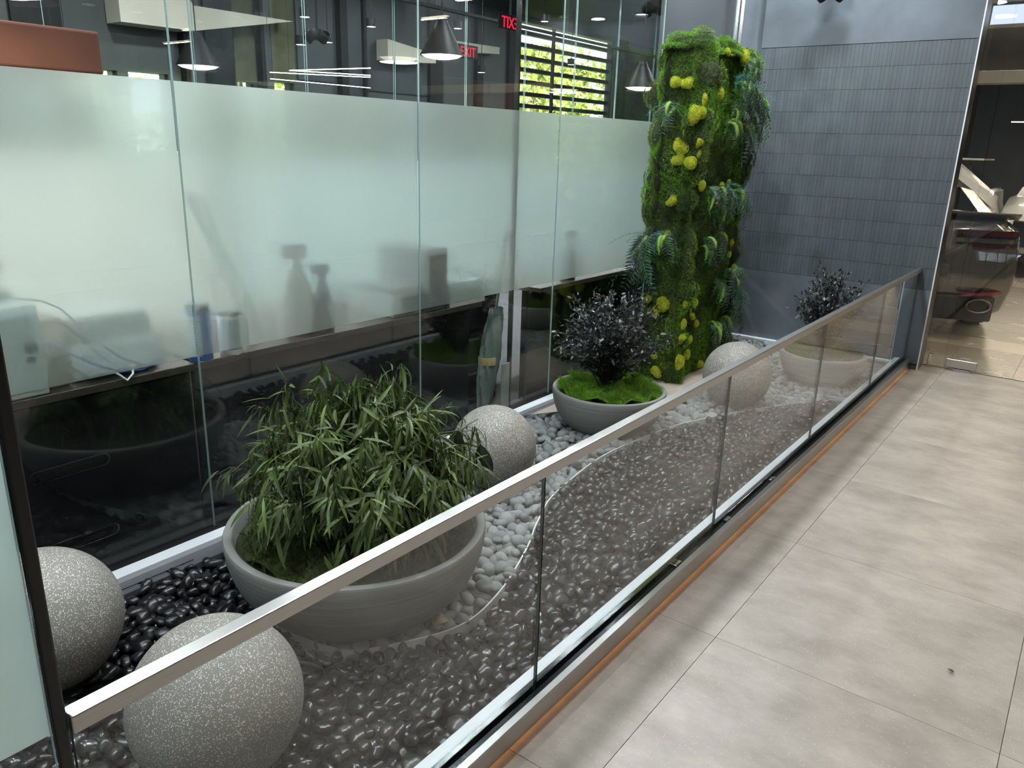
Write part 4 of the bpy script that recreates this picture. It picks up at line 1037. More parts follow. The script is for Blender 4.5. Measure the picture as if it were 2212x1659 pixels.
for k, (y0, y1, z0, z1) in enumerate(WIN):
    w = empty('window_%d' % (k+1), (OX-0.1, (y0+y1)/2, z0))
    struct(w, ['narrow bright window at the far left of the office', 'narrow overexposed office window right of the rust panel', 'narrow sunlit window beside the black office panel', 'narrow window showing sunlit leaves under an olive shade', 'wide sunlit window with dark louvre slats'][k], 'window')
    def wk(o): return kid(o, w)
    wk(B().box(OX-0.11, OX-0.10, y0, y1, z0, z1).obj('glass_pane', M['glass']))
    for a, b2 in ((y0, y0+0.03), (y1-0.03, y1)): wk(B().box(OX-0.16, OX-0.05, a, b2, z0, z1).obj('window_frame', M['black']))
    if k in (2, 3): wk(B().box(OX+0.005, OX+0.012, y0-0.02, y1+0.02, z1, 3.35).obj('roller_shade', M['shade']))
    if k == 4:
        for j in range(16):
            z = 3.485-0.197*j
            wk(B().box(OX-0.19, OX-0.10, y0, y1, z-0.034, z+0.034).obj('louvre_slat', M['black']))
        for y in (12.38,): wk(B().box(OX-0.08, OX-0.03, y-0.025, y+0.025, z0, z1).obj('mullion', M['black']))

# bulkheads
def yz_prism(name, poly, x0, x1, m, label):
    b = B(); n = len(poly); V = [(x0, p[0], p[1]) for p in poly] + [(x1, p[0], p[1]) for p in poly]
    b.add(V, [tuple(range(n)), tuple(reversed(range(n, 2*n)))] + [(i, (i+1) % n, n+(i+1) % n, n+i) for i in range(n)])
    return lab(b.obj(name, m), label, 'bulkhead')
yz_prism('ceiling_bulkhead', [(4.30, 2.70), (5.09, 2.71), (6.40, 2.97), (5.11, 2.96), (5.0, 3.1), (4.30, 3.1)], OX+0.02, OX+0.3, M['beige'], 'beige wedge-shaped ceiling bulkhead left in the office')
yz_prism('ceiling_bulkhead', [(7.99, 2.70), (8.30, 2.70), (8.95, 2.74), (8.95, 2.86), (7.99, 2.96)], OX+0.02, OX+0.25, M['beige'], 'small beige ceiling bulkhead left of the black cone pendant')
yz_prism('ceiling_bulkhead', [(9.40, 2.95), (10.5, 3.02), (10.5, 3.12), (9.40, 3.10)], OX+0.02, OX+0.2, M['beige'], 'thin beige ceiling bulkhead right of the black cone pendant')

# glass partitions inside the office
gp = lab(empty('glass_partition', (-4.4, 3.69, 0)), 'clear glass office partition meeting the frosted wall edge-on', 'glass partition')
b = B(); V = [(x, y, z) for z in (0.0, CEIL) for y in (3.685, 3.697) for x in (-6.0, -2.79)]
b.add(V, [(0, 1, 5, 4), (2, 6, 7, 3)], 0); b.add(V, [(0, 2, 3, 1), (4, 5, 7, 6), (0, 4, 6, 2), (1, 3, 7, 5)], 1)
kid(b.obj('glass_pane', [M['glass_rail'], M['edge']]), gp)
kid(B().box(-2.80, -2.772, 3.684, 3.698, 0.06, CEIL).obj('edge_trim', M['edge_dark']), gp)
gp2 = lab(empty('glass_partition', (-6.0, 6.0, 0)), 'row of clear glass panes standing across the middle of the office', 'glass partition')
for a in np.arange(2.6, 11.5, 1.1): pane(-6.010, -6.0, a, a+1.1, 0.0, CEIL, 'glass_pane', gp2, M['glass_rail'], M['edge'], gap=0.012)
kid(B().box(-6.03, -5.98, 2.6, 11.4, 2.97, 3.0).obj('head_rail', M['black']), gp2)

# desks
def desk(y0, y1, label, panel_x):
    t = lab(empty('desk', (-3.15, (y0+y1)/2, 0)), label, 'desk')
    kid(B().box(-3.55, -2.772, y0, y1, 0.752, 0.782).obj('worktop', M['desk'], bevel=0.002, seg=1), t)
    pn = kid(B().box(panel_x-0.02, panel_x, y0+0.01, y1-0.01, 0.02, 0.742).obj('modesty_panel', M['black_gloss'], bevel=0.003), t)
    for y in (y0+0.03, y1-0.07):
        for x in (-3.52, panel_x-0.08): kid(B().box(x, x+0.04, y, y+0.04, 0.0, 0.752).obj('leg', M['black']), t)
    return t, pn
dk, pn = desk(-0.9, 1.60, 'black desk with vent slots behind the near glass pane', -2.80)
for z in (0.485, 0.195):
    poly = []
    for k in range(17): a = PI/2 + PI*k/16; poly.append((0.985+0.021*math.cos(a), z+0.021*math.sin(a)))
    for k in range(17): a = -PI/2 + PI*k/16; poly.append((1.215+0.021*math.cos(a), z+0.021*math.sin(a)))
    ring = B()
    n = len(poly); cz = z; V = []
    for (y, zz) in poly:
        k = 1.16 if True else 1
        V += [(-2.7985, y, zz), (-2.7985, y + (0.003 if y > 1.1 else -0.003), cz+(zz-cz)*1.14)]
    ring.add(V, [(2*i, 2*i+1, 2*((i+1) % n)+1, 2*((i+1) % n)) for i in range(n)])
    kid(ring.obj('vent_rim', M['chrome']), dk)
    for q in range(6): kid(B().box(-2.7995, -2.7975, 0.985, 1.215, z-0.017+q*0.006, z-0.0145+q*0.006).obj('vent_slat', M['black']), dk)
desk(1.62, 3.40, 'dark desk under the middle frosted panes', -2.86)  # black panel here and on the next desk added to darken the space underneath
desk(3.98, 6.50, 'dark desk behind the shrub bowl and moss column', -2.86)
DZ = 0.782
fc = lab(empty('added_cabinet', (-3.3, 3.69, 0)), 'low black cabinet added to darken the gap between the desks', 'cabinet')  # made-up cabinet that keeps the gap behind the umbrella dark
B().box(-0.22, 0.2, -0.27, 0.27, 0.0, 0.74).obj('body', M['black'], fc, bevel=0.004)
for z in (0.05, 0.28, 0.51):
    dr_ = B().box(0.2, 0.212, -0.26, 0.26, z, z+0.21).obj('drawer', M['black_gloss'], fc, bevel=0.003); B().box(0.212, 0.222, -0.06, 0.06, z+0.16, z+0.175).obj('handle', M['steel_dk'], dr_)
hw = lab(B().box(-5.95, -5.85, -2.5, 3.6, 0.0, 1.52).obj('reflector_wall', pbr('pale_half_wall', (0.86, 0.83, 0.73), 0.7, var=0.05, scale=2), bevel=0.004), 'unseen pale reflector wall added to brighten the left frosted panes', 'half wall')  # low pale reflectors added to brighten and tint the frosted band from behind
hw = lab(B().box(-5.95, -5.85, 3.9, 11.4, 0.0, 1.45).obj('reflector_wall', pbr('teal_reflector', (0.60, 0.78, 0.76), 0.7, var=0.05, scale=2), bevel=0.004), 'unseen pale reflector wall added to brighten the right frosted panes', 'half wall')
def thing(name, loc, label, cat, rz=0.0): return lab(empty(name, loc, rz), label, cat)
# pale office machine with ports, far left
t = thing('office_machine', (-2.985, 1.005, DZ), 'pale blue-grey office machine with sockets at the left edge of the desk', 'office machine')
B().box(-0.20, 0.20, -0.10, 0.062, 0.0, 0.315).obj('body', M['device'], t, bevel=0.008)
for a, b2, z0, z1 in ((-0.085, -0.02, 0.02, 0.13), (-0.01, 0.05, 0.02, 0.09), (-0.085, -0.02, 0.15, 0.21), (-0.01, 0.05, 0.21, 0.29)): B().box(0.20, 0.204, a, b2, z0, z1).obj('cover_panel', M['device'], t, bevel=0.0015, seg=1)
B().box(0.20, 0.206, 0.005, 0.04, 0.155, 0.185).obj('socket', M['device_dk'], t); B().box(0.20, 0.206, 0.005, 0.03, 0.12, 0.14).obj('socket', M['device_dk'], t)
t = thing('desk_ornament', (-2.98, 0.985, DZ+0.315), 'rounded orange-brown object blurred on top of the pale machine', 'ornament')
B().lathe([(0.0, 0.0), (0.075, 0.0), (0.07, 0.03), (0.02, 0.05), (0.015, 0.07)], 24).obj('base', M['device_dk'], t, smooth=True)
B().lathe([(0.0, 0.05)] + [(0.06*math.sin(a), 0.115-0.06*math.cos(a)) for a in np.linspace(0.2, PI, 14)], 24).obj('globe', pbr('orange_brown', (0.42, 0.17, 0.08), 0.5, var=0.3, scale=12), t, smooth=True)
t = thing('cardboard_box', (-2.96, 1.12, DZ), 'upright brown cardboard box beside the pale machine', 'box')
B().box(-0.12, 0.12, -0.035, 0.035, 0.0, 0.24).obj('body', M['card'], t, bevel=0.002); B().box(-0.12, 0.12, -0.034, 0.034, 0.24, 0.246).obj('flap', M['card'], t)
t = thing('printer', (-3.0, 1.34, DZ), 'grey printer with a dark top and pale paper tray on the desk', 'printer')
B().box(-0.17, 0.15, -0.16, 0.15, 0.0, 0.13).obj('body', M['device'], t, bevel=0.012); B().box(-0.17, 0.14, -0.155, 0.145, 0.13, 0.205).obj('scanner_unit', M['device_dk'], t, bevel=0.01)
B().box(-0.16, 0.13, -0.15, 0.14, 0.207, 0.232).obj('lid', M['device'], t, bevel=0.008); B().box(0.15, 0.19, -0.13, 0.12, 0.02, 0.03).obj('paper_tray', M['device'], t)
def canister(y, R, h, body, lid, label, a0, a1):
    t = thing('wipes_canister', (-2.8165, y, DZ-0.004), label, 'canister')
    B().lathe([(0, 0), (R*0.95, 0), (R, 0.006), (R, h*0.86), (R*0.97, h*0.87), (0, h*0.87)], 32).obj('body', body, t, smooth=True)
    B().lathe([(R*0.985, h*0.87), (R*0.99, h*0.98), (R*0.9, h), (0, h)], 32).obj('lid', lid, t, smooth=True)
    lb = B(); n = 20
    V = [((R+0.0008)*math.cos(a), (R+0.0008)*math.sin(a), z) for z in (h*0.10, h*0.80) for a in np.linspace(a0, a1, n)]
    lb.add(V, [(i, i+1, n+i+1, n+i) for i in range(n-1)]); lb.obj('printed_label', M['label_w'], t, smooth=True)
canister(1.655, 0.047, 0.235, M['blue'], M['device_dk'], 'blue wipes canister with a dark lid pressed to the frosted glass', -2.3, -0.35)
canister(1.795, 0.047, 0.19, M['device'], M['device_dk'], 'white wipes canister with a grey lid right of the blue one', -1.1, 0.35)
t = lab(B().tube([(-2.815, 1.06, 0.962), (-2.80, 1.13, 0.925), (-2.80, 1.223, 0.852), (-2.80, 1.32, 0.802), (-2.80, 1.40, 0.792), (-2.82, 1.46, 0.80), (-2.9, 1.52, 0.79)], 0.0042, 8).obj('network_cable', M['bluec'], smooth=True), 'blue network cable sagging from the machine socket', 'cable')
t = lab(B().tube([(-2.86, 1.26, 0.80), (-2.80, 1.285, 0.815), (-2.770, 1.30, 0.80), (-2.769, 1.325, 0.774), (-2.770, 1.35, 0.795), (-2.80, 1.365, 0.81), (-2.87, 1.38, 0.80)], 0.004, 8).obj('white_cable', M['device'], smooth=True), 'loop of white cable hanging below the frosted edge', 'cable')
t = lab(B().tube([(-2.86, 1.033, 1.108), (-2.81, 1.09, 1.10), (-2.80, 1.143, 1.067), (-2.80, 1.236, 0.948), (-2.80, 1.324, 0.855), (-2.81, 1.40, 0.815), (-2.86, 1.46, 0.80)], 0.003, 8).obj('grey_cable', M['device_dk'], smooth=True), 'thin dark grey cable arching over the printer', 'cable')
t = thing('paper_stack', (-2.93, 3.272, DZ), 'stack of white papers in a clear tray against the glass', 'paper stack')
for k in range(7): B().box(-0.14+rr.uniform(-.006, .006), 0.15+rr.uniform(-.008, .004), -0.14+rr.uniform(-.01, .01), 0.125+rr.uniform(-.012, .012), 0.018+0.016*k, 0.032+0.016*k).obj('paper_bundle', M['paper'], t)
B().box(-0.15, 0.156, -0.15, 0.15, 0.0, 0.008).box(0.150, 0.156, -0.15, 0.15, 0.008, 0.04).obj('tray', M['device'], t)
t = thing('computer_tower', (-2.955, 3.02, DZ), 'dark computer tower standing left of the paper stack', 'computer')
B().box(-0.17, 0.17, -0.09, 0.09, 0.0, 0.33).obj('case', M['device_dk'], t, bevel=0.006); B().box(0.17, 0.174, -0.07, 0.07, 0.2, 0.3).obj('front_panel', M['black'], t)
t = thing('storage_box', (-2.94, 2.82, DZ), 'low blue-grey storage box beside the computer tower', 'box')
B().box(-0.15, 0.14, -0.10, 0.10, 0.0, 0.13).obj('body', pbr('blue_grey_box', (0.20, 0.27, 0.29), 0.6, var=0.1), t, bevel=0.005); B().box(-0.155, 0.145, -0.105, 0.105, 0.13, 0.155).obj('lid', M['device_dk'], t, bevel=0.004)
def spray(y, x, s, label):
    t = thing('spray_bottle', (x, y, DZ), label, 'bottle')
    B().lathe([(0, 0), (0.05*s, 0), (0.055*s, 0.02*s), (0.055*s, 0.13*s), (0.04*s, 0.19*s), (0.018*s, 0.24*s), (0.016*s, 0.28*s)], 24).obj('body', M['device_dk'], t, smooth=True)
    B().box(-0.02*s, 0.02*s, -0.05*s, 0.03*s, 0.28*s, 0.33*s).obj('trigger_head', M['device_dk'], t, bevel=0.006*s)
spray(2.20, -2.88, 1.25, 'dark spray bottle silhouette left behind the middle frosted pane'); spray(2.32, -2.86, 0.95, 'smaller dark bottle silhouette right beside the spray bottle')
spray(4.42, -2.86, 1.0, 'dark bottle silhouette behind the frosted pane near the moss column')
lab(B().tube([(-3.05, 1.80, 1.42), (-3.03, 1.85, 1.25), (-3.0, 1.95, 1.0), (-2.97, 2.02, DZ+0.01)], 0.017, 10).obj('leaning_pole', M['device_dk'], smooth=True), 'dark slanted pole blurred behind the frosted glass', 'pole')
# furled umbrella standing against the glass
t = thing('furled_umbrella', (-2.85, 3.55, 0.0), 'furled grey-green umbrella leaning on the glass between the desks', 'umbrella', 0)
V = []; F = []; n, m = 28, 26
for j in range(m):
    q = j/(m-1); z = 0.08 + 0.62*q; R0 = 0.055*math.sin(PI*(0.12+0.75*q))**0.7 + 0.012
    for k in range(n):
        a = 2*PI*k/n; rdi = R0*(1+0.16*math.sin(7*a + 5.0*q*PI)); V.append((rdi*math.cos(a)*0.7 + 0.0, rdi*math.sin(a)*1.15 + 0.11*q - 0.03, z))
for j in range(m-1):
    for k in range(n): F.append((j*n+k, j*n+(k+1) % n, (j+1)*n+(k+1) % n, (j+1)*n+k))
B().add(V, F).obj('canopy', M['cloth'], t, smooth=True)
B().tube([(0, -0.05, 0.0), (0, 0.08, 0.70), (0, 0.145, 1.06), (0.0, 0.16, 1.14), (0, 0.175, 1.16)], [0.006, 0.008, 0.014, 0.016, 0.012], 10).obj('handle', M['device_dk'], t, smooth=True)
B().lathe([(0.054, 0.36), (0.056, 0.40), (0.052, 0.41)], 24).obj('strap', M['tan'], t, smooth=True)
lab(B().box(-2.780, -2.772, 3.60, 3.68, 0.01, 0.36).obj('leaning_board', pbr('pale_green_board', (0.30, 0.36, 0.33), 0.6, var=0.1, scale=5), bevel=0.002, seg=1), 'narrow pale board standing beside the furled umbrella', 'board')

# cone pendants
def pendant(x, y, z, D, label):
    t = lab(empty('pendant_lamp', (x, y, z)), label, 'pendant lamp', 'black cone pendants')
    R = D/2
    B().lathe([(R, 0.0), (R*0.99, 0.012), (R*0.30, 0.30), (R*0.24, 0.33), (0.0, 0.335)], 40).lathe([(R*0.985, 0.0), (R*0.29, 0.295), (0, 0.3)], 40).obj('shade', M['black'], t, smooth=True)
    B().lathe([(0.0, -0.034), (R*0.4, -0.029), (R*0.75, -0.014), (R*0.94, 0.010)], 40).obj('diffuser', M['lamp'], t)  # downward bulge shapes the lamp's glare into the diffuser
    B().tube([(0, 0, 0.33), (0, 0, CEIL-z)], 0.006, 6).obj('cord', M['black'], t)
    area(t, (0, 0, -0.04), D*0.9, 16.0, (1, 0.9, 0.75))
pendant(-4.06, 1.63, 2.235, 0.45, 'white-lit pendant lamp cropped at the top left corner')
pendant(-7.95, 4.95, 2.335, 0.44, 'thin-looking pendant lamp just right of the first glass joint')
pendant(-5.70, 6.27, 2.48, 0.44, 'black cone pendant lamp over the middle of the frosted glass')
pendant(-5.38, 9.90, 2.42, 0.45, 'black cone pendant lamp beside the top of the moss column')
# linear led pendant
t = thing('linear_pendant_light', (-7.0, 6.0, 2.3), 'thin white linear light frame hanging left of the cone pendant', 'pendant lamp')
for a, b2 in (((-6.93, 5.33), (-5.86, 5.445)), ((-6.93, 5.33), (-6.52, 6.055)), ((-7.35, 5.40), (-6.71, 6.23)), ((-8.15, 5.99), (-8.06, 7.48))):
    kid(B().tube([(*a, 2.3), (*b2, 2.3)], 0.004, 6).obj('light_bar', M['lamp_w']), t)
    kid(B().tube([(*a, 2.3), (*a, CEIL)], 0.0015, 4).obj('wire', M['black']), t)
# can downlights on stems
CANL = ['lit can downlight above the office twin spotlight', 'lit can downlight right of the office twin spotlight', 'lit can downlight just below the office twin spotlight',
        'lit can downlight left of the second glass joint', 'lit can downlight over the black cone pendant', 'lit can downlight right above the cone pendant',
        'lit can downlight over the louvred window', 'lit can downlight low between cone pendant and louvred window', 'lit can downlight in front of the louvre slats']
for k, (x, y, z) in enumerate(((-12.1, 9.7, 3.7), (-14.7, 12.39, 3.7), (-15.68, 12.42, 3.7), (-11.885, 11.09, 3.7), (-11.234, 12.2, 3.7), (-10.5, 12.0, 3.7), (-8.5, 12.0, 3.7), (-16.1, 19.5, 3.7), (-12.16, 18.45, 3.7))):
    s_ = 7.4/(-x) if k != 6 else 0.82
    t = lab(empty('can_downlight', (x*s_, y*s_, 1.65+(z-1.65)*s_)), CANL[k], 'ceiling light', 'office can downlights')
    B().lathe([(0.052, 0.0), (0.06, 0.0), (0.06, 0.09), (0.0, 0.09)], 20).obj('can', M['black'], t, smooth=True)
    B().lathe([(0.0, 0.002), (0.052, 0.002)], 20).obj('lens', M['lamp_w'], t)
    B().tube([(0, 0, 0.09), (0, 0, CEIL-t.location.z)], 0.006, 6).obj('stem', M['black'], t)
# rust acoustic panel
t = thing('acoustic_panel', (-4.6, 1.7, 1.95), 'rust brown felt panel with a rounded corner hanging at the upper left', 'acoustic panel')
B().box(-0.03, 0.03, -0.6, 0.57, 0.0, 0.218).obj('felt_panel', M['rust'], t, bevel=0.015, seg=3)
for y in (-0.4, 0.4): B().tube([(0, y, 0.218), (0, y, CEIL-1.95)], 0.002, 5).obj('wire', M['black'], t)
# exit signs
def exit_sign(x, y, z, w, mirror, label):
    t = lab(empty('exit_sign', (x, y, z)), label, 'exit sign', 'red exit signs')
    h = w*0.40
    B().box(-0.012, 0.0, -w/2, w/2, 0.0, h).obj('plate', M['black_gloss'], t, bevel=0.003)
    B().tube([(0, 0, h), (0, 0, CEIL-z)], 0.008, 6).obj('stem', M['black'], t)
    cu = bpy.data.curves.new('exit_text', 'FONT'); cu.body = 'EXIT'; cu.size = h*1.05; cu.align_x = 'CENTER'; cu.extrude = 0.002
    tmp = bpy.data.objects.new('exit_text', cu); COL.objects.link(tmp)
    me = bpy.data.meshes.new_from_object(tmp.evaluated_get(bpy.context.evaluated_depsgraph_get())); bpy.data.objects.remove(tmp)
    me.materials.clear(); me.materials.append(M['exit'])
    o = inst('letters', me, t); s_ = -1 if mirror else 1
    o.matrix_basis = Matrix(((0, 0, 1, 0.003), (s_*0.88, 0, 0, 0.0), (0, 1, 0, h*0.12), (0, 0, 0, 1)))
exit_sign(-4.5, 5.83, 2.60, 0.31, True, 'red EXIT sign seen reversed above the louvred window')
exit_sign(-7.0, 8.20, 2.69, 0.40, False, 'red EXIT sign partly hidden behind the cone pendant')

# ---- planting outside the windows ------------------------------------------------
struct(B().box(-40, -8.7, -15, 40, -0.3, -0.15).obj('ground_outside', M['grass']), 'sunlit lawn outside the office windows', 'lawn')
def tree(x, y, R, h, seed, label):
    t = lab(empty('garden_tree', (x, y, -0.15)), label, 'tree', 'trees outside the windows')
    q = np.random.default_rng(seed); n = 2600
    d = unit(q.normal(size=(n, 3))); P = d*q.uniform(0.55, 1.0, (n, 1))**0.5*np.array((R, R*1.15, h*0.52)) + np.array((0, 0, h*0.52))
    P += 0.25*np.sin(P*4+seed)
    ax = unit(q.normal(size=(n, 3))); bx_ = unit(np.cross(ax, q.normal(size=(n, 3)))); l = q.uniform(0.08, 0.17, (n, 1))
    V = np.stack([P-ax*l, P+bx_*l*0.45, P+ax*l, P-bx_*l*0.45], 1).reshape(-1, 3)
    lab(inst('foliage', np_mesh('foliage', V, np.arange(4*n).reshape(-1, 4), M['hedge'], smooth=False), t), kind='stuff')
    B().tube([(0, 0, 0), (0.05, 0.03, h*0.5), (0, 0, h*0.8)], [0.12, 0.09, 0.03], 10).obj('trunk', M['bark'], t, smooth=True)
for k, (x, y, R, h) in enumerate(((-12.5, 5.4, 1.1, 3.6), (-13.2, 9.0, 1.2, 4.0), (-12.9, 14.9, 1.25, 4.5), (-13.3, 18.3, 1.25, 4.3), (-14.2, 21.8, 1.3, 4.6), (-18.0, 25.0, 1.5, 5.0), (-18.0, 20.0, 1.4, 5.2), (-18.0, 30.0, 1.6, 5.4))):
    tree(x, y, R, h, 90+k, ('leafy sunlit tree outside the narrow windows' if k < 2 else 'leafy sunlit tree outside the louvred window'))

# ================================================================== SHOWROOM
lab(B().box(-2.8, 6.0, 9.5, 9.7, 2.37, 2.49).obj('ceiling_beam', M['beige'], bevel=0.004), 'beige horizontal beam across the showroom', 'beam')
lab(B().box(-2.8, 6.0, 9.72, 9.80, 2.49, CEIL).obj('ceiling_fascia', M['black']), 'dark fascia panel above the showroom beam', 'fascia')
t = thing('light_panel', (-0.3, 9.5, 2.88), 'row of pale lit panels high in the showroom', 'light panel')
for k in range(4): B().box(-1.02+0.34*k, -0.70+0.34*k, -0.03, 0.0, 0.03, 0.20).obj('lit_panel', emis('panel_glow', (0.75, 0.86, 1.0), 1.1), t)
B().box(-1.06, 0.36, 0.0, 0.05, 0.0, 0.23).obj('frame', M['fascia'], t); B().box(-1.06, 0.36, -0.03, 0.0, 0.0, 0.03).obj('sill', M['beige'], t)

def car(name, label, loc, rz, paint, st):
    t = lab(empty(name, loc, rz), label, 'car', 'showroom cars')
    L, zb = st['L'], st['zb']
    bst = st['body']; V = []; F = []
    half = lambda hw, zd, zl: [(0.80*hw, zb), (0.95*hw, zb+0.07), (0.995*hw, zb+0.26), (1.0*hw, zb+0.42), (0.985*hw, zl-0.10), (0.95*hw, zl), (0.80*hw, zd-0.012), (0.42*hw, zd+0.012), (0.0, zd+0.02)]
    sect = []
    ysamp = []
    for a, b2 in zip(bst[:-1], bst[1:]):
        for s_ in np.linspace(0, 1, 4)[:-1]: ysamp.append(tuple(np.array(a)*(1-s_)+np.array(b2)*s_))
    ysamp.append(bst[-1])
    for (y, hw, zd, zl) in ysamp:
        h = half(hw, zd, zl); full = h + [(-x, z) for x, z in reversed(h[:-1])]
        row = []
        for x, z in full:
            k = max(0.0, 1-y/0.35); kf = max(0.0, 1-(L-y)/0.35)
            yy = y - st['bulge']*math.exp(-((z-st['bz'])/0.17)**2)*k + 0.06*math.exp(-((z-0.5)/0.2)**2)*kf
            row.append((x, yy, z))
        sect.append(row)
    n = len(sect[0])
    for row in sect: V += row
    for i in range(len(sect)-1):
        for k in range(n-1): F.append((i*n+k, i*n+k+1, (i+1)*n+k+1, (i+1)*n+k))
        F.append((i*n+n-1, i*n, (i+1)*n, (i+1)*n+n-1))
    for base in (0, (len(sect)-1)*n):
        for k in range((n-1)//2):
            F.append((base+k, base+k+1, base+n-2-k, base+n-1-k) if k+1 < n-2-k else (base+k, base+k+1, base+n-1-k))
    B().add(V, F).obj('body', paint, t, smooth=True)
    # cabin
    cs = []; cst = st['cabin']
    for a, b2 in zip(cst[:-1], cst[1:]):
        for s_ in np.linspace(0, 1, 4)[:-1]: cs.append(tuple(np.array(a)*(1-s_)+np.array(b2)*s_))
    cs.append(cst[-1])
    parts = {'roof': B(), 'side_glass': B(), 'windscreen': B(), 'rear_window': B()}
    prof = lambda c: [(c[1], c[4]), (c[1]*0.3+c[2]*0.7+0.02, c[4]+(c[3]-c[4])*0.72), (c[2], c[3]-0.035), (c[2]*0.8, c[3]-0.006), (0.0, c[3]+0.008)]
    for a, b2 in zip(cs[:-1], cs[1:]):
        pa, pb = prof(a), prof(b2)
        slope = (b2[3]-a[3])/(b2[0]-a[0])
        for sg in (-1, 1):
            for k in range(4):
                q = [(sg*pa[k][0], a[0], pa[k][1]), (sg*pa[k+1][0], a[0], pa[k+1][1]), (sg*pb[k+1][0], b2[0], pb[k+1][1]), (sg*pb[k][0], b2[0], pb[k][1])]
                key = 'side_glass' if k < 2 and st['pillar'][0] < a[0] < st['pillar'][1] else ('roof' if k < 3 and abs(slope) > 0.3 or abs(slope) <= 0.3 or k < 2 else ('rear_window' if slope > 0 else 'windscreen'))
                parts[key].add(q, [(0, 1, 2, 3)])
    for key, b_ in parts.items():
        if b_.V: b_.obj(key, paint if key == 'roof' else M['car_glass'], t, smooth=True)
    for wy in st['wheels']:
        for sg in (-1, 1):
            Mx = Matrix.Translation((sg*(st['track']), wy, 0.34)) @ Matrix.Rotation(PI/2, 4, 'Y')
            w = B().lathe([(0.23, -0.11), (0.31, -0.115), (0.34, -0.09), (0.34, 0.09), (0.31, 0.115), (0.23, 0.11)], 36, M=Mx).obj('wheel', M['tyre'], t, smooth=True)
            B().lathe([(0.0, 0.075), (0.06, 0.085), (0.22, 0.095), (0.235, 0.11)], 24, M=Mx).lathe([(0.0, -0.075), (0.06, -0.085), (0.22, -0.095), (0.235, -0.11)], 24, M=Mx).obj('rim', M['steel_dk'], w, smooth=True)
    return t
sedan = dict(L=4.68, zb=0.20, bulge=0.11, bz=0.58, wheels=(0.95, 3.78), track=0.80, pillar=(0.95, 3.0),
    body=[(0.0, 0.74, 1.03, 0.93), (0.05, 0.82, 1.055, 0.955), (0.18, 0.885, 1.075, 0.97), (0.55, 0.925, 1.09, 0.99), (1.2, 0.935, 1.02, 0.98), (3.2, 0.93, 1.0, 0.96), (3.6, 0.92, 0.96, 0.91), (4.2, 0.89, 0.85, 0.80), (4.55, 0.82, 0.74, 0.68), (4.68, 0.70, 0.66, 0.60)],
    cabin=[(0.50, 0.74, 0.70, 1.10, 1.02), (1.05, 0.77, 0.62, 1.29, 0.98), (1.65, 0.79, 0.58, 1.395, 0.97), (2.4, 0.80, 0.58, 1.40, 0.97), (2.85, 0.80, 0.60, 1.33, 0.97), (3.5, 0.79, 0.74, 0.99, 0.96)])
suv = dict(L=4.75, zb=0.25, bulge=0.10, bz=0.68, wheels=(0.92, 3.78), track=0.82, pillar=(0.55, 3.1),
    body=[(0.0, 0.78, 1.16, 1.06), (0.06, 0.86, 1.18, 1.09), (0.25, 0.92, 1.19, 1.10), (0.7, 0.95, 1.16, 1.09), (3.2, 0.95, 1.14, 1.07), (3.6, 0.94, 1.11, 1.03), (4.25, 0.91, 1.02, 0.94), (4.6, 0.84, 0.92, 0.84), (4.75, 0.72, 0.82, 0.74)],
    cabin=[(0.06, 0.80, 0.76, 1.20, 1.10), (0.55, 0.82, 0.64, 1.58, 1.09), (0.9, 0.83, 0.61, 1.64, 1.08), (1.8, 0.84, 0.61, 1.67, 1.08), (2.5, 0.84, 0.61, 1.645, 1.08), (3.45, 0.82, 0.76, 1.12, 1.06)])
c1 = car('sedan_car', 'dark grey sedan seen from its rear right corner through the glass door', (-1.36, 8.12, 0.0), math.radians(21), M['car_g'], sedan)
def strip(pts, z0, z1, th, name, m, parent, dz=0.0):
    """bar following the bowed rear of the car"""
    b = B(); V = []; n = len(pts)
    for i, (x, y) in enumerate(pts):
        s_ = i/(n-1); zt = z1 + dz*s_; zl = z0 + dz*s_
        V += [(x, y-th, zl), (x, y-th, zt), (x, y+0.03, zt), (x, y+0.03, zl)]
    F = [(0, 1, 2, 3), tuple((n-1)*4+k for k in (3, 2, 1, 0))]
    for i in range(n-1):
        for k in range(4): F.append((i*4+k, i*4+(k+1) % 4, (i+1)*4+(k+1) % 4, (i+1)*4+k))
    return b.add(V, F).obj(name, m, parent)
for sg in (-1, 1):
    cv = [(sg*x, y) for x, y in ((0.30, -0.014), (0.45, -0.014), (0.60, -0.012), (0.70, -0.004), (0.765, 0.016), (0.815, 0.052))]
    strip(cv, 0.915, 0.965, 0.010, 'tail_lamp', M['car_red'], c1); strip(cv[1:], 0.79, 0.845, 0.012, 'tail_lamp', M['car_red'], c1)
    strip(cv, 0.905, 0.912, 0.013, 'lamp_trim', M['black_gloss'], c1); strip(cv, 0.85, 0.857, 0.014, 'lamp_trim', M['black_gloss'], c1)
    cvb = [(sg*x, y) for x, y in ((0.40, -0.115), (0.55, -0.112), (0.66, -0.100), (0.74, -0.06))]
    strip(cvb, 0.40, 0.425, 0.008, 'reflector', pbr('red_reflector', (0.22, 0.01, 0.02), 0.2, var=0.1, coat=1.0), c1, dz=0.035)
    Mx = Matrix.Translation((sg*0.56, -0.075, 0.325)) @ Matrix.Rotation(PI/2, 4, 'X') @ Matrix.Diagonal((1.75, 1, 1, 1))
    B().lathe([(0.050, -0.10), (0.062, -0.02), (0.064, 0.045), (0.060, 0.05), (0.052, 0.045), (0.048, -0.05), (0.0, -0.06)], 32, M=Mx).obj('exhaust_tip', M['steel_dk'], c1, smooth=True)
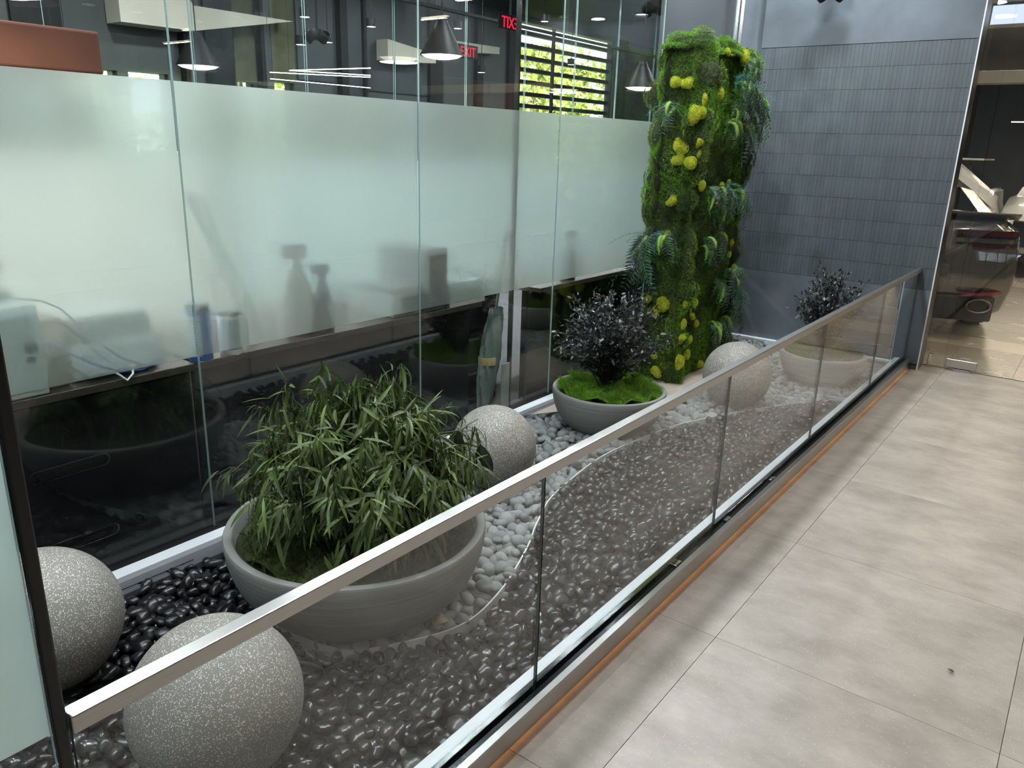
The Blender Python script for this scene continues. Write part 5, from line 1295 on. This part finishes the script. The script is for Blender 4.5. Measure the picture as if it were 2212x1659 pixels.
B().add([(x, y, z) for x in (-0.70, 0.70) for y, z in ((-0.065, 0.18), (-0.085, 0.40), (0.10, 0.40), (0.10, 0.18))], [(0, 1, 2, 3), (7, 6, 5, 4), (0, 4, 5, 1), (1, 5, 6, 2), (2, 6, 7, 3), (3, 7, 4, 0)]).obj('diffuser', M['mesh_k'], c1, bevel=0.02)
sp_ = B(); V = []
for x in np.linspace(-0.80, 0.80, 17):
    e = abs(x)/0.80; yb = -0.10 + 0.13*e**3; zt = 1.125 - 0.015*e**2
    V += [(x, yb, zt), (x, yb+0.012, zt-0.018), (x, 0.10, 1.055), (x, 0.26, 1.082), (x, 0.06, zt-0.012)]
F = [(0, 1, 2, 3, 4), tuple(16*5+k for k in (4, 3, 2, 1, 0))]
for i in range(16):
    for k in range(5): F.append((i*5+k, i*5+(k+1) % 5, (i+1)*5+(k+1) % 5, (i+1)*5+k))
sp_.add(V, F).obj('spoiler', M['car_g'], c1, smooth=True)
c1.scale = (1, 1, 1.06)
B().box(-0.26, 0.26, -0.125, -0.105, 0.56, 0.67).obj('number_plate', M['device_dk'], c1, bevel=0.003)
c2 = car('hatchback_car', 'white hatchback car seen side-on behind the grey sedan', (-1.50, 15.0, 0.0), PI/2, M['car_w'], suv)
B().box(-0.62, 0.62, 0.22, 0.62, 1.615, 1.645).obj('spoiler', M['car_w'], c2, bevel=0.01)
c3 = car('suv_car', 'white sport utility car facing the viewer at the right edge', (-0.28, 17.9-0.1, 0.0), PI, M['car_w'], suv)
c3.location = (-0.42, 18.1, 0.0)
b = B().add([(x, y, z) for x in (-0.66, 0.66) for y, z in ((4.66, 0.42), (4.83, 0.45), (4.80, 0.80), (4.66, 0.83))], [(0, 1, 2, 3), (7, 6, 5, 4), (0, 4, 5, 1), (1, 5, 6, 2), (2, 6, 7, 3), (3, 7, 4, 0)]).obj('grille', M['mesh_k'], c3, bevel=0.01)
for sg in (-1, 1):
    for z in (0.74, 0.63): B().box(min(sg*0.68, sg*0.90), max(sg*0.68, sg*0.90), 4.52, 4.66, z, z+0.035).obj('headlamp_bar', M['lamp'], c3, bevel=0.008)
B().box(-0.75, 0.75, 4.60, 4.80, 0.24, 0.36).obj('lower_intake', M['mesh_k'], c3, bevel=0.01)

# ---- a dry leaf dropped on the walkway
lf = np_mesh('fallen_leaf', leaf_mesh(3, 0.42, 0.6, 5)[0]*0.028, leaf_mesh(3, 0.42, 0.6, 5)[1], pbr('dry_leaf', (0.05, 0.035, 0.022), 0.7, var=0.2))
o = inst('fallen_leaf', lf); o.location = (-0.106, 2.649, 0.010); o.rotation_euler = (0.1, 0.0, 0.9)
lab(o, 'tiny dark dry leaf lying alone on the walkway tiles', 'leaf')
